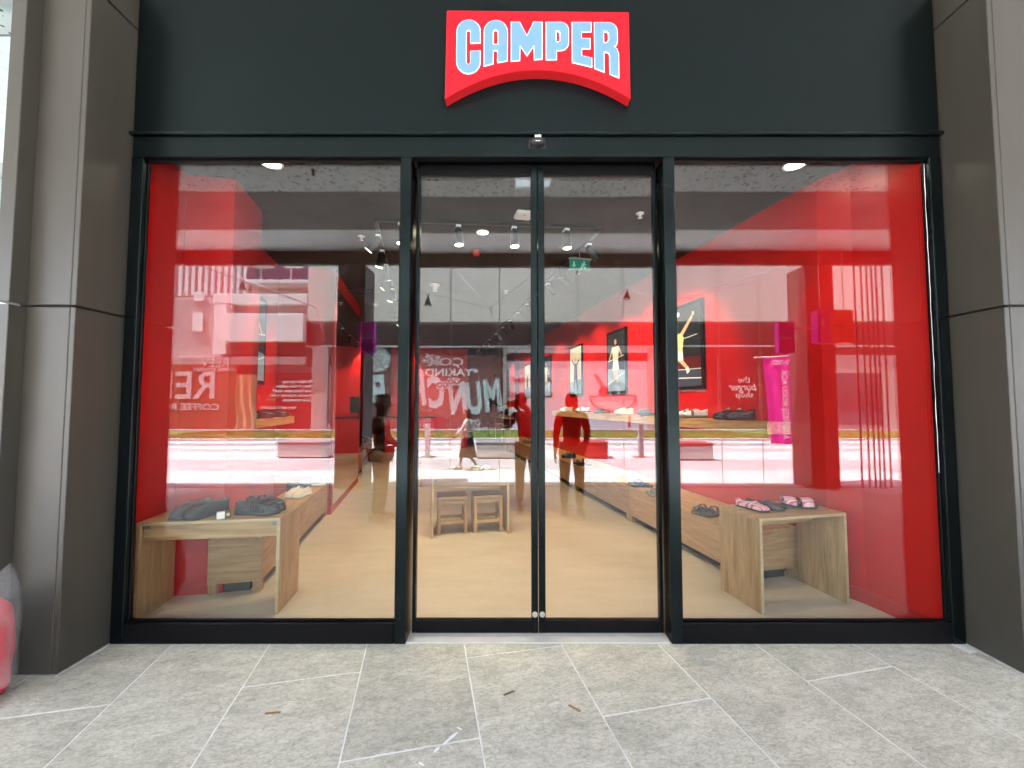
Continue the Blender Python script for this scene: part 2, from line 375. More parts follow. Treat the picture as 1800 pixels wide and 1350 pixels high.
# shop shell (plan turned by SA)
fl_pts = [(-2.66, .045), (2.66, .045), W(2.75, .10)[:2], W(2.75, 20.4)[:2], W(-3.0, 20.4)[:2], W(-3.0, 1.0)[:2]]
struct('store_floor', MB().prism(fl_pts, .0, .006, plane='xy'), 'store_floor')
struct('store_ceiling', MB().prism(fl_pts, 3.35, 3.5, plane='xy'), 'store_ceiling')
struct('door_threshold', MB().cbox(-.82, .826, .004, .30, -.001, .010, .003), 'threshold_stone')
mat('threshold_stone', (.40, .385, .35), .6, c2=(.45, .43, .39), scale=6)
def wall_run(name, pts, side, z1=3.35, m='red_wall', th=.12, skirt=True):
    mb = MB(); sk = MB()
    for (a, b) in zip(pts, pts[1:]):
        a = Vector(a[:2]); b = Vector(b[:2]); d = (b-a).normalized(); n = Vector((-d.y, d.x))*side
        q = [a, b, b+n*th, a+n*th]
        mb.add([(p.x, p.y, 0) for p in q] + [(p.x, p.y, z1) for p in q], [(0,1,5,4),(1,2,6,5),(2,3,7,6),(3,0,4,7),(4,5,6,7)])
        a2 = a - n*.012 - d*.006; b2 = b - n*.012 + d*.006
        q = [a2, b2, b, a]
        sk.add([(p.x, p.y, .006) for p in q] + [(p.x, p.y, .105) for p in q], [(0,1,5,4),(1,2,6,5),(2,3,7,6),(3,0,4,7),(4,5,6,7)])
    w = struct(name, mb, m)
    if skirt: struct('skirting', sk, 'red_trim', w)
    return w
wall_run('store_wall_left', [(-2.665, .072), (-2.775, .25), (-2.80, .63), W(-2.25, 1.19), W(-2.25, 1.78), W(-2.62, 1.78), W(-2.62, 3.45), W(-1.92, 3.45), W(-1.92, 5.8), W(-2.7, 5.8), W(-2.7, 20)], 1)
wall_run('store_wall_right', [(2.585, .064), (2.475, .50), (2.43, .60), W(2.47, .20), W(2.47, 11), W(2.32, 11), W(2.32, 20)], -1)
wall_run('store_partition', [W(-1.75, 11.45), W(.75, 11.45)], 1)
wall_run('store_wall_back', [W(-2.9, 19.9), W(2.6, 19.9)], 1, m='red_wall')

# ------------------------------------------------------------------ shopfront
sf = thing('shopfront', 'dark metal shopfront frame with broad black fascia and two fixed windows', 'shopfront')
MB().cbox(-2.655, 2.655, .0, .10, 3.262, 4.234, .003).build('fascia', 'fascia_metal', sf)
MB().cbox(-2.685, 2.685, -.022, .06, 3.252, 3.276, .003).build('drip_rail', 'frame_metal', sf)
MB().cbox(-2.655, 2.655, .0, .062, 3.112, 3.250, .003).build('header', 'fascia_metal', sf)
MB().cbox(-2.57, -.893, .03, .064, 3.098, 3.111, .003).build('head_rail', 'frame_black', sf)
MB().cbox(.907, 2.57, .03, .064, 3.098, 3.111, .003).build('head_rail', 'frame_black', sf)
for x0, x1 in ((-2.66, -2.580), (-.892, -.822), (.832, .906), (2.580, 2.66)):
    MB().cbox(x0, x1, .0, .062 if abs(x0) > 2 else .16, .0, 3.110, .004).build('post', 'frame_metal', sf)
for s, (x0, x1) in ((1, (-2.579, -.894)), (-1, (.908, 2.579))):
    MB().cbox(x0, x1, .002, .062, .0, .126, .004).build('bottom_rail', 'frame_black', sf)
    MB().box(x0, x1, .050, .060, .124, 3.105).build('window_pane', 'clear_glass', sf)
    bd = MB()
    for a, b in ((x0, x0+.008), (x1-.008, x1)): bd.cbox(a, b, .030, .048, .127, 3.097, .003)
    bd.cbox(x0+.0085, x1-.0085, .030, .048, .127, .137, .003)
    bd.build('glazing_bead', 'frame_black', sf)
# white sealant line on the far right edge
sl_ = MB(); random.seed(3); z = 1.05; xs = 2.571
pts = []
while z < 3.08:
    pts.append((xs+random.uniform(-.002, .002), .028, z)); z += .07
sl_.tube(pts, [random.uniform(.0008, .0024) for _ in pts], 5); sl_.build('sealant_bead', 'white_paint', sf)

def door(x0, x1, stile_side, lab):
    d = thing('sliding_door', lab, 'door', ((x0+x1)/2, .10, .014), 0, 'sliding entrance doors')
    w = (x1-x0)/2
    a0, a1 = (-w, -w+.024), (w-.044, w)
    if stile_side < 0: a0, a1 = (-w, -w+.044), (w-.024, w)
    for a, b in (a0, a1): MB().cbox(a, b, 0, .045, 0, 3.10, .003).build('stile', 'frame_metal', d)
    MB().cbox(a0[1]+.0005, a1[0]-.0005, .001, .044, 0, .078, .003).build('bottom_rail', 'frame_black', d)
    MB().cbox(a0[1]+.0005, a1[0]-.0005, .001, .044, 3.03, 3.10, .003).build('top_rail', 'frame_black', d)
    MB().box(a0[1]-.002, a1[0]+.002, .016, .026, .076, 3.032).build('door_pane', 'clear_glass', d)
    cx = w-.022 if stile_side > 0 else -w+.022
    k = MB(); k.cyl((cx, -.004, .118), (cx, .001, .118), .018, n=18).cyl((cx, -.009, .118), (cx, -.004, .118), .013, n=18)
    k.build('lock_cylinder', 'steel', d)
    MB().cbox(cx-.021, cx+.021, -.0015, .0, .002, .074, .001).build('corner_plate', 'frame_black', d)
door(-.808, .010, 1, 'black framed glass sliding door leaf on the side of the window with black shoes')
door(.014, .820, -1, 'black framed glass sliding door leaf on the side of the pink shoes')
MB().cbox(-.82, .83, .158, .19, 3.04, 3.25, .003).build('door_track_cover', 'frame_black', sf)

# automatic door sensor
ds = thing('door_sensor', 'small black rounded door sensor with white lettering under the fascia', 'sensor', (.008, -.001, 3.200))
rings = []
for i in range(9):
    a = i/8*math.pi; r = math.sin(a)
    rings.append([(-.052*math.cos(a), -max(.0, .055*r*math.sin(t))*1.0, .034*r*math.cos(t)) for t in [j*math.pi/8 for j in range(9)]])
MB().loft(rings, closed_u=False).build('housing', 'black_plastic', ds)
MB().cbox(-.056, .056, -.003, .004, -.034, .036, .003).build('back_plate', 'black_plastic', ds)
text('lettering', 'axis', .027, 'white_plastic', ds, (0, -.049, .021), '-y', bold=.0006, ext=.002)
MB().tube([(-.016, -.052, -.014), (0, -.055, -.017), (.016, -.052, -.014)], .002, 5).build('light_strip', 'white_plastic', ds)

# ------------------------------------------------------------------ lit sign
sg = thing('shop_sign', 'red arched shop sign with glowing pale blue CAMPER letters on the fascia', 'sign', (.006, 0, 0))
ZS = 3.448; SS = 1.185/958.0     # metres per sign grid unit
def sp(x, y): return ((x-1041)*SS, ZS + (515-y)*SS*1.045)
bot = [sp(558+(1522-558)*i/24, 515-148*(1-((i-12)/12)**2)**1.0*1.0) for i in range(25)]
outline = [sp(565, 57), sp(558, 515)] + bot[1:-1] + [sp(1522, 515), sp(1520, 66)]
MB().prism(outline, -.074, -.004).build('panel_box', 'sign_side_red', sg)
MB().prism([(x*.993, z*.9985+.0055) for x, z in outline], -.077, -.0745).build('panel_face', 'sign_red', sg)
def cv(pts): return [sp(*p) for p in pts]
def A_(cx, cy_, r, a0, a1, n=8, ry=None): return [(x, 2*cy_-y) for x, y in arc(cx, cy_, r, a0, a1, n, ry)]
GL = {
 'C': ([(739, 226)] + A_(680, 170, 59, 0, 180, 12) + A_(680, 327, 59, 180, 360, 12) + [(739, 272), (693, 274)] + A_(679.5, 330, 13.5, 360, 180, 6) + A_(679.5, 174, 13.5, 180, 0, 6) + [(693, 228)], []),
 'A': ([(763, 346)] + A_(822, 172, 59, 180, 0, 12) + [(880, 320), (834, 328), (834, 266), (807, 266), (806, 335)], [[(808, 238)] + A_(821.5, 174, 13.5, 180, 0, 6) + [(835, 238)]]),
 'M': ([(905, 122), (945, 122), (985, 198), (1022, 122), (1062, 122), (1062, 311), (1025, 313), (1022, 238), (985, 291), (948, 238), (945, 317), (905, 321)], []),
 'P': ([(1087, 123)] + A_(1160, 163, 40, 90, 0, 6) + A_(1160, 226, 40, 0, -90, 6) + [(1136, 266), (1136, 313), (1087, 313)], [[(1136, 166), (1150, 166), (1158, 174), (1158, 218), (1150, 226), (1136, 226)]]),
 'E': ([(1223, 124), (1318, 124), (1318, 168), (1267, 168), (1267, 208), (1312, 208), (1312, 256), (1268, 256), (1268, 298), (1320, 309), (1320, 351), (1223, 328)], []),
 'R': ([(1340, 125), (1405, 125)] + A_(1411, 169, 44, 80, 0, 6) + [(1455, 218), (1450, 238), (1436, 250), (1452, 262), (1460, 285), (1460, 406), (1418, 389), (1418, 292), (1412, 279), (1384, 272), (1384, 376), (1340, 359)], [[(1384, 168), (1400, 168), (1412, 180), (1412, 216), (1400, 230), (1384, 230)]]),
}
def grow(p, k):
    """offset a closed outline by k (rough mitre)"""
    n = len(p); ar = sum(p[i][0]*p[(i+1) % n][1]-p[(i+1) % n][0]*p[i][1] for i in range(n)); s = 1 if ar > 0 else -1
    out = []
    for i in range(n):
        a, b, c = Vector(p[i-1]), Vector(p[i]), Vector(p[(i+1) % n])
        d1 = (b-a).normalized(); d2 = (c-b).normalized(); n1 = Vector((d1.y, -d1.x))*s; n2 = Vector((d2.y, -d2.x))*s
        m_ = (n1+n2); m_ = m_/max(.35, m_.length) ; f = k/max(.45, m_.normalized().dot(n1)) if m_.length > 1e-6 else k
        out.append(tuple(b + m_.normalized()*f))
    return out
for ch, (o_, hs) in GL.items():
    L = MB().prism(cv(grow(o_, 3.8)), -.0815, -.0772, [cv(grow(h, -3)) for h in hs]).build('letter', 'letter_rim', sg)
    MB().prism(cv(grow(o_, 1.6)), -.0838, -.0817, [cv(grow(h, .5)) for h in hs]).build('letter_face', 'letter_face', L)

# ------------------------------------------------------------------ clad pillars either side
def pillar(label, s):
    p = thing('clad_pillar', label, 'pillar', (0, 0, 0), 0, 'clad pillars beside the shopfront')
    def bx(x0, x1, y0, y1, z0, z1, name, m='cladding'):
        a, b = sorted((x0*s, x1*s)); MB().cbox(a, b, y0, y1, z0, z1, .003).build(name, m, p)
    W_ = 3.03 if s < 0 else 3.45
    bx(2.70, W_-.02, -.27, .06, 0, 4.23, 'core', 'joint_dark')
    for z0, z1 in ((.004, 2.045), (2.058, 3.985), (3.998, 4.228)):
        bx(2.665, 2.695, -.288, .02, z0, z1, 'return_panel')
        if s < 0:
            bx(2.6955, 2.945, -.290, -.272, z0, z1, 'front_panel')
            bx(2.9455, 3.03, -.372, -.10, z0, z1, 'edge_panel')
        else:
            bx(2.6955, 3.45, -.290, -.272, z0, z1, 'front_panel')
    # mortar smear along the foot
    mb = MB(); random.seed(5)
    n = 14; q = []
    for i in range(n+1):
        y = .0 - .30*i/n; w = random.uniform(.006, .022)
        q.append([(s*2.664, y, .0008), (s*(2.664-w), y, .0008)])
    mb.add([c for r in q for c in r], [(2*i, 2*i+1, 2*i+3, 2*i+2) for i in range(n)]); mb.build('mortar_smear', 'grout', p)
pillar('dark taupe panelled pillar with the wrapped red bundle at its foot', -1)
pillar('dark taupe panelled pillar beside the red wall and pink slippers window', 1)

# neighbouring window at the far left and plain walls further along
nw = thing('neighbour_window', 'pale glazed window of the next unit beyond the panelled pillar', 'window')
MB().box(-6.0, -3.035, -.05, -.04, .05, 4.17).build('window_pane', 'neigh_glass', nw)
for z0, z1 in ((.0, .06), (2.93, 3.02), (4.10, 4.176)): MB().cbox(-6.0, -3.033, -.09, -.052, z0, z1, .003).build('transom', 'frame_grey', nw)
MB().cbox(-6.0, -5.94, -.092, .0, .0, 4.17, .003).build('mullion', 'frame_grey', nw)
MB().box(-6.0, -3.035, .25, .27, .0, 4.17).build('sky_reflection_panel', 'sky_reflection_paint', nw)  # pale panel added behind the pane in place of reflected sky
struct('arcade_wall_left', MB().box(-25, -6.0, -.1, .2, 0, 4.18), 'cladding')
struct('arcade_wall_right', MB().box(3.44, 25, -.1, .2, 0, 4.18), 'cladding')

# ------------------------------------------------------------------ shop furniture
def table(label, u0, u1, v0, v1, h, apron_v, group='oak display tables'):
    uc, vc = (u0+u1)/2, (v0+v1)/2; w, d = (u1-u0)/2, (v1-v0)/2
    t = thing('display_table', label, 'table', W(uc, vc, .006), SA, group); h -= .006
    MB().cbox(-w, w, -d+.004, d, h-.022, h, .0015).build('table_top', 'oak_u', t)
    for a, b in ((-w, -w+.024), (w-.024, w)):
        MB().cbox(a, b, -d+.004, d, 0, h-.0225, .0015).build('side_panel', 'oak_z', t)
        MB().cbox(a+.001, b-.001, -d, -d+.0035, 0, h-.0228, .001).build('edge_band', 'oak_edge', t)
    MB().cbox(-w+.001, w-.001, -d, -d+.0035, h-.0215, h-.001, .001).build('edge_band', 'oak_edge', t)
    MB().cbox(-w+.0245, w-.0245, -d+apron_v, -d+apron_v+.02, h-.135, h-.0225, .0015).build('apron', 'oak_u', t)
    for s in (-1, 1):
        MB().cbox(s*(w-.045)-.018, s*(w-.045)+.018, -d+apron_v-.016, -d+apron_v-.0005, h-.052, h-.024, .002).build('corner_bracket', 'steel_dull', t)
    return t
lt_ = table('oak window table with black shoes and black strappy sandals', -2.625, -1.70, .71, 1.08, .676, .035); lt_.location = (-2.295, .474, .006); lt_.rotation_euler = (0, 0, R(7.5))
table('oak window table with pink striped shoes beside the red wall', 1.64, 2.41, .0, .41, .672, .26)
table('oak table in the middle of the shop with two stools beneath', -.61, .27, 2.15, 2.62, .672, .03)

def bench(label, u0, u1, v0, v1, h=.425, foot=.085):
    t = thing('display_bench', label, 'bench', W((u0+u1)/2, (v0+v1)/2, .006), SA, 'low oak display benches'); w, d = (u1-u0)/2, (v1-v0)/2
    MB().cbox(-w, w, -d+.0205, d-.0205, foot, h-.022, .0015).build('body', 'oak_bv', t)
    for a, b in ((-d, -d+.02), (d-.02, d)): MB().cbox(-w, w, a, b, foot, h-.022, .0015).build('end_panel', 'oak_u', t)
    MB().cbox(-w-.002, w+.002, -d-.001, d+.001, h-.0215, h, .0015).build('top', 'oak_v', t)
    for su in (-1, 1):
        for sv in (-1, 1): MB().cbox(su*(w-.035)-.03, su*(w-.035)+.03, sv*(d-.035)-.03, sv*(d-.035)+.03, 0, foot-.0005, .001).build('foot', 'oak_z', t)
    MB().box(-w+.10, w-.10, -d+.05, d-.05, .0, foot-.001).build('shade_gap_box', 'joint_dark', t)  # black box painting in the shaded gap between the feet
    return t
wood_mat('oak_bv', (.37, .205, .095), (.55, .335, .175), 'y')
bench('low oak bench behind the black shoes table, cream sneakers on it', -2.33, -1.95, 1.14, 3.43)
bench('low oak bench beside the pink shoes table with brown slides on it', 1.86, 2.452, .46, 2.33)
bench('low oak bench below the tennis poster, taupe and grey sandals on its far part', 1.86, 2.452, 2.335, 4.28)
bench('low oak bench with black thong sandals along the poster wall', 1.86, 2.452, 4.285, 6.3)
bench('low oak bench with red sandals along the poster wall', 1.86, 2.452, 6.305, 8.3)
bench('far low oak bench in front of the white shoe rack', 1.86, 2.452, 8.305, 10.3)
bench('short oak bench at the end of the tall mirror', -2.55, -2.0, 6.0, 7.0)
bench('long oak bench with black sandals beyond the tall mirror', -2.66, -2.2, 7.02, 11.5)

def stool(label, u, v, rz=0):
    t = thing('stool', label, 'stool', W(u, v, .006), SA+rz, 'wooden stools under the middle table')
    MB().cbox(-.17, .17, -.15, .15, .395, .425, .002).build('seat', 'oak_u', t)
    for x in (-.15, .15):
        for y in (-.13, .13): MB().cbox(x-.018, x+.018, y-.018, y+.018, 0, .394, .002).build('leg', 'oak_z', t)
    for y in (-.13, .13):
        MB().cbox(-.1315, .1315, y-.012, y+.012, .115, .15, .002).build('stretcher', 'oak_u', t)
        MB().cbox(-.1315, .1315, y-.012, y+.012, .34, .385, .002).build('seat_rail', 'oak_u', t)
    for x in (-.15, .15): MB().cbox(x-.012, x+.012, -.1115, .1115, .165, .20, .002).build('stretcher', 'oak_v', t)
    return t
stool('wooden stool under the middle table, nearer the mirror', -.37, 2.40)
stool('wooden stool under the middle table, nearer the poster wall', .04, 2.38)
st = stool('wooden stool standing alone in the aisle near the mirror', -.9, 5.2); st['group'] = 'loose stools'

def wall_shelf(label, u0, u1, v0, v1, z0=1.225, z1=1.33):
    t = thing('wall_shelf', label, 'shelf', W((u0+u1)/2, (v0+v1)/2, z0), SA, 'oak wall shelves'); w, d = (u1-u0)/2, (v1-v0)/2
    MB().cbox(-w, w, -d, d, z1-z0-.022, z1-z0, .0015).build('top_board', 'oak_v', t)
    MB().cbox(-w+.001, w-.001, -d+.001, d-.001, 0, z1-z0-.0225, .0015).build('box_front', 'oak_v', t)
    return t
wall_shelf('oak wall shelf with white sneakers and black sneakers', 2.21, 2.462, .50, 2.45)
wall_shelf('oak wall shelf under the second poster, black clogs on it', 2.21, 2.462, 2.452, 4.45)
wall_shelf('farthest oak wall shelf of the poster wall', 2.21, 2.462, 4.452, 6.6)
wall_shelf('short oak shelf in the red niche with black shoes', -2.61, -2.36, 1.86, 3.35, 1.24, 1.33)

# tall mirror on the aisle wall
mr_ = thing('wall_mirror', 'tall mirror panel covering the red wall end beside the aisle', 'mirror', W(-1.915, 4.63, .112), SA)
MB().box(0, .012, -1.14, 1.14, 0, 3.0).build('mirror_glass', 'mirror', mr_)
for a in (-1.155, 1.141): MB().cbox(.0, .016, a, a+.014, 0, 3.0, .002).build('edge_trim', 'red_trim', mr_)

# counter with screen
ct = thing('cash_counter', 'red cash counter with black top at the back of the shop', 'counter', W(-1.1, 10.9, .006), SA)
MB().cbox(-.75, .75, -.3, .3, 0, 1.05, .004).build('counter_body', 'red_wall', ct)
MB().cbox(-.78, .78, -.33, .33, 1.0505, 1.085, .004).build('counter_top', 'black_plastic', ct)
mo = thing('monitor', 'black screen standing on the red cash counter', 'monitor', W(-1.15, 10.95, 1.0915), SA)
MB().cbox(-.27, .27, -.02, .02, .12, .62, .006).build('screen', 'black_plastic', mo)
MB().cbox(-.03, .03, .0205, .05, .0, .3, .003).cbox(-.12, .12, -.08, .1, 0, .012, .003).build('stand', 'black_plastic', mo)
fe = thing('fire_extinguisher', 'dark red fire extinguisher on the floor past the long bench', 'extinguisher', W(-2.3, 11.9, .006), SA)
MB().lathe([(.075, 0), (.08, .03), (.08, .38), (.06, .45), (.03, .48), (.03, .52)], 16).build('cylinder_body', 'red_wall', fe)
MB().cbox(-.02, .09, -.012, .012, .525, .56, .003).build('handle', 'black_plastic', fe)
MB().tube([(.03, 0, .53), (.11, 0, .5), (.12, 0, .3), (.1, 0, .12)], .012, 6).build('hose', 'black_plastic', fe)

# posters
def poster(label, v0, v1, z0, z1, fn):
    t = thing('wall_poster', label, 'poster', W(2.466, (v0+v1)/2, z0), SA, 'framed posters on the red wall'); w = (v1-v0)/2; h = z1-z0
    # local -x faces into the shop; local y runs along the wall
    MB().cbox(-.028, 0, -w, w, 0, h, .003).build('frame', 'frame_black', t)
    b = .045
    def q(name, m, pts, d):
        # pts in 0..1 across (a: far -> near as seen), height 0..1
        P = [(-.0285-d, w-b-(2*w-2*b)*a, b+(h-2*b)*c) for a, c in pts]
        P2 = [(x+.0008, y, z) for x, y, z in P]; n = len(P)
        MB().add(P+P2, [tuple(range(n)), tuple(range(2*n-1, n-1, -1))] + [(i, i+n, (i+1) % n+n, (i+1) % n) for i in range(n)]).build(name, m, t)
    fn(q); return t
def circ(cx, cy_, r, n=12, k=1.25): return [(cx+r*k*math.cos(2*math.pi*i/n), cy_+r*math.sin(2*math.pi*i/n)) for i in range(n)]
mat('print_black', (.012, .013, .014), .3); mat('print_court', (.03, .055, .09), .3); mat('print_maroon', (.09, .012, .012), .3)
mat('print_line', (.7, .7, .68), .4); mat('print_yellow', (.72, .55, .24), .4); mat('print_skin', (.62, .36, .24), .4); mat('print_cream', (.66, .6, .48), .4)
mat('print_blue', (.20, .30, .42), .4); mat('print_navy', (.03, .04, .08), .4); mat('print_hair', (.35, .2, .08), .4)
def limb(p0, p1, r0, r1):
    a = Vector(p0); b = Vector(p1); d = (b-a).normalized(); n = Vector((-d.y*1.4, d.x/1.0))
    return [tuple(a+n*r0), tuple(b+n*r1), tuple(b-n*r1), tuple(a-n*r0)]
def tennis(q):
    q('print', 'print_black', [(0, 0), (1, 0), (1, 1), (0, 1)], .0)
    q('print', 'print_maroon', [(0, .22), (1, .20), (1, .36), (0, .37)], .001)
    q('print', 'print_court', [(0, 0), (1, 0), (1, .20), (0, .22)], .001)
    q('print', 'print_line', [(0, .12), (1, .085), (1, .097), (0, .13)], .002); q('print', 'print_line', [(0, .22), (1, .20), (1, .208), (0, .23)], .002)
    q('print', 'print_line', [(.0, .56), (.92, .62), (.92, .628), (0, .572)], .002)
    q('print', 'print_skin', limb((.34, .36), (.40, .20), .030, .022), .003); q('print', 'print_skin', limb((.46, .36), (.66, .24), .030, .022), .003)
    q('print', 'print_line', limb((.40, .20), (.37, .13), .025, .028), .003); q('print', 'print_line', limb((.66, .24), (.70, .17), .025, .028), .003)
    q('print', 'print_line', [(.22, .34), (.58, .33), (.56, .48), (.30, .49)], .004)
    q('print', 'print_yellow', [(.28, .47), (.56, .46), (.60, .62), (.52, .68), (.24, .67), (.18, .60)], .005)
    q('print', 'print_skin', limb((.54, .66), (.82, .86), .028, .02), .004); q('print', 'print_skin', circ(.84, .89, .026), .004)
    q('print', 'print_skin', limb((.22, .64), (.06, .48), .025, .018), .004)
    q('print', 'print_hair', circ(.30, .745, .062), .004); q('print', 'print_skin', circ(.36, .735, .042), .005)
    q('print', 'print_line', circ(.46, .93, .032), .004)
def player(q):
    q('print', 'print_black', [(0, 0), (1, 0), (1, 1), (0, 1)], .0); q('print', 'print_blue', [(0, 0), (1, 0), (1, .34), (0, .40)], .001)
    q('print', 'print_line', [(0, .12), (1, .30), (1, .312), (0, .132)], .002)
    q('print', 'print_skin', limb((.42, .40), (.40, .17), .03, .022), .003); q('print', 'print_skin', limb((.56, .40), (.60, .15), .03, .022), .003)
    q('print', 'print_line', [(.30, .36), (.68, .36), (.62, .55), (.36, .55)], .004); q('print', 'print_cream', [(.34, .53), (.64, .53), (.70, .76), (.28, .76)], .005)
    q('print', 'print_skin', circ(.49, .84, .05), .004); q('print', 'print_skin', limb((.3, .73), (.1, .55), .024, .018), .004); q('print', 'print_skin', limb((.68, .73), (.86, .57), .024, .018), .004)
    q('print', 'print_line', [(.02, .52), (.98, .58), (.98, .592), (.02, .532)], .006)
def beach(q):
    q('print', 'print_cream', [(0, 0), (1, 0), (1, 1), (0, 1)], .0); q('print', 'print_blue', [(0, 0), (1, 0), (1, .30), (0, .26)], .001)
    q('print', 'print_navy', [(.35, .30), (.68, .28), (.64, .64), (.40, .66)], .003); q('print', 'print_skin', circ(.52, .72, .05), .003)
    q('print', 'print_navy', limb((.42, .62), (.2, .74), .022, .018), .003); q('print', 'print_navy', limb((.62, .62), (.84, .72), .022, .018), .003)
    q('print', 'print_navy', limb((.45, .30), (.36, .12), .03, .022), .003); q('print', 'print_navy', limb((.6, .30), (.7, .10), .03, .022), .003)
poster('largest black framed poster of a player leaping at a ball', 1.60, 2.46, 1.66, 2.73, tennis)
poster('framed poster of a player in white skirt on a blue court', 3.44, 4.14, 1.66, 2.73, player)
poster('framed cream poster of a navy figure with arms spread', 5.30, 6.03, 1.66, 2.73, beach)
poster('fourth framed poster along the red wall, figure on blue court', 7.40, 8.15, 1.66, 2.73, player)
poster('farthest framed poster along the red wall before the rack', 9.4, 10.15, 1.66, 2.73, beach)
poster('framed poster seen edge-on in the red niche', 2.2, 2.95, 1.72, 2.75, player)
pn = bpy.data.objects['wall_poster.005']; pn.location = W(-2.617, 2.58, 1.72); pn.rotation_euler = (0, 0, SA+math.pi)
for i, v in enumerate((12.2, 13.5, 14.9, 16.5, 18.2)):
    t = thing('slim_mirror', ['slim wall mirror over the shoe rack, nearest of the five', 'second slim wall mirror over the shoe rack', 'middle slim wall mirror of five over the shoe rack', 'fourth slim wall mirror over the shoe rack', 'farthest slim wall mirror over the shoe rack'][i], 'mirror', W(2.316, v, 1.66), SA, 'slim mirrors over the rack')
    MB().cbox(-.03, 0, -.26, .26, 0, 1.1, .003).build('frame', 'frame_black', t)
    MB().box(-.0315, -.0302, -.22, .22, .04, 1.06).build('mirror_glass', 'mirror', t)

# white shoe rack
rk = thing('shoe_rack', 'long white three tier shoe rack near the back of the shop', 'rack', W(2.16, 13.2, .006), SA)
for z in (.62, .98, 1.32): MB().cbox(-.15, .15, -2.15, 2.15, z, z+.035, .002).build('shelf_board', 'white_paint', rk)
for y in (-2.14, -.7, .7, 2.14): MB().cbox(-.012, .012, y-.012, y+.012, 0, 1.7, .002).build('upright', 'white_paint', rk)

# ------------------------------------------------------------------ ceiling fittings
def lamp(parent, p, power, aim, angle=70, blend=.5, size=.045, color=(1, .80, .56)):
    l = bpy.data.lights.new('spot', 'SPOT'); l.energy = power; l.spot_size = R(angle); l.spot_blend = blend; l.shadow_soft_size = size; l.color = color
    o = bpy.data.objects.new('spot_beam', l); col.objects.link(o); o.parent = parent; o.location = p
    o.rotation_euler = Vector(aim).to_track_quat('-Z', 'Y').to_euler()
SPOT_W = 7.2
tracks = [((-1.2, 1.72), (-1.2, 12)), ((1.1, 1.40), (1.1, 12)), ((-1.2, 1.70), (1.1, 1.38))]
tl = ['black ceiling track running back along the mirror side', 'black ceiling track running back along the poster side', 'black ceiling track crossing the shop near the entrance']
for (a, b), lb in zip(tracks, tl):
    pa, pb = Vector(W(*a)), Vector(W(*b)); d = pb-pa; t = thing('lighting_track', lb, 'track', (pa.x, pa.y, 3.318), math.atan2(d.y, d.x), 'ceiling lighting tracks')
    MB().cbox(.0, d.length, -.017, .017, 0, .032, .002).build('rail', 'black_plastic', t)
spot_parts = None
def track_spot(u, v, aim, label, power=SPOT_W, grp='track spotlights'):
    """ribbed black cylinder on a stem; aim is a local direction"""
    global spot_parts
    t = thing('track_spotlight', label, 'spotlight', W(u, v, 3.318), SA, grp)
    if spot_parts is None:
        box = MB().cbox(-.022, .022, -.04, .04, -.05, -.0005, .003).mesh('adapter', ['black_plastic'])
        lab = MB().box(-.0245, .0245, -.0415, .0415, -.046, -.022).mesh('adapter_label', ['white_plastic'])
        body = MB(); body.lathe([(.0, .17), (.038, .17), (.044, .15), (.044, .02), (.05, .0), (.046, .0), (.04, .02), (.0, .022)], 18)
        for k in range(9): 
            a = 2*math.pi*k/9; body.cyl((.044*math.cos(a), .044*math.sin(a), .05), (.044*math.cos(a), .044*math.sin(a), .15), .004, n=5)
        lens = MB().cyl((0, 0, .004), (0, 0, .010), .041, n=18)
        spot_parts = (box, lab, body.mesh('lamp_body', ['black_plastic']), lens.mesh('lamp_lens', ['lamp_lens']))
    link('adapter', spot_parts[0], t); link('adapter_label', spot_parts[1], t)
    q = Vector(aim).to_track_quat('-Z', 'Y').to_euler(); top = Vector((0, 0, -.055)) + Vector(aim).normalized()*.17
    link('lamp_body', spot_parts[2], t, loc=top, rot=q); ln = link('lamp_lens', spot_parts[3], t, loc=top, rot=q)
    lamp(t, top + Vector(aim).normalized()*.02, power, aim)
    return t
ordn = ['first', 'second', 'third', 'fourth', 'fifth', 'sixth', 'seventh', 'eighth', 'ninth', 'tenth', 'eleventh', 'twelfth', 'thirteenth', 'fourteenth']
for i, v in enumerate((2.0, 2.45, 2.95, 3.5, 4.1, 4.75, 5.4, 6.1, 6.9, 7.8, 8.8, 10.0, 11.2)):
    track_spot(-1.2, v, ((-.75, .10, -1), (-.25, .1, -1), (.25, .25, -1))[i % 3] if i < 9 else (.3, .8, -1), ordn[i] + ' spotlight from the entrance on the mirror-side track')
for i, v in enumerate((1.75, 2.2, 2.75, 3.3, 3.9, 4.6, 5.3, 6.1, 6.9, 7.8, 8.8, 10.0, 11.2)):
    track_spot(1.1, v, ((1.05, .15, -1), (.45, .1, -1), (1.15, -.1, -1))[i % 3], ordn[i] + ' spotlight from the entrance on the poster-side track', SPOT_W*1.25)
for i, (u, v) in enumerate(((-.95, 1.66), (-.38, 1.58), (.18, 1.50), (.72, 1.43))):
    track_spot(u, v, (.05, -.05, -1), ordn[i] + ' spotlight on the entrance track counting from the mirror side', SPOT_W)
def downlight(label, x, y, z, r=.05, power=10, glare='lamp_lens'):
    t = thing('downlight', label, 'downlight', (x, y, z), 0, 'round recessed downlights')
    MB().loft([[(rr*math.cos(a), rr*math.sin(a), zz) for a in [2*math.pi*k/24 for k in range(24)]] for rr, zz in ((r*1.25, -.0008), (r*1.25, -.006), (r*1.02, -.008), (r, -.002))]).build('trim_ring', 'white_plastic', t)
    MB().cyl((0, 0, -.0045), (0, 0, -.0016), r, n=24).build('lens', glare, t)
    if power: lamp(t, (0, 0, -.02), power, (0, 0, -1), 66, .5, .04)
downlight('bright round downlight over the black shoes window', -2.02, .46, 3.35, .07, 3.0)
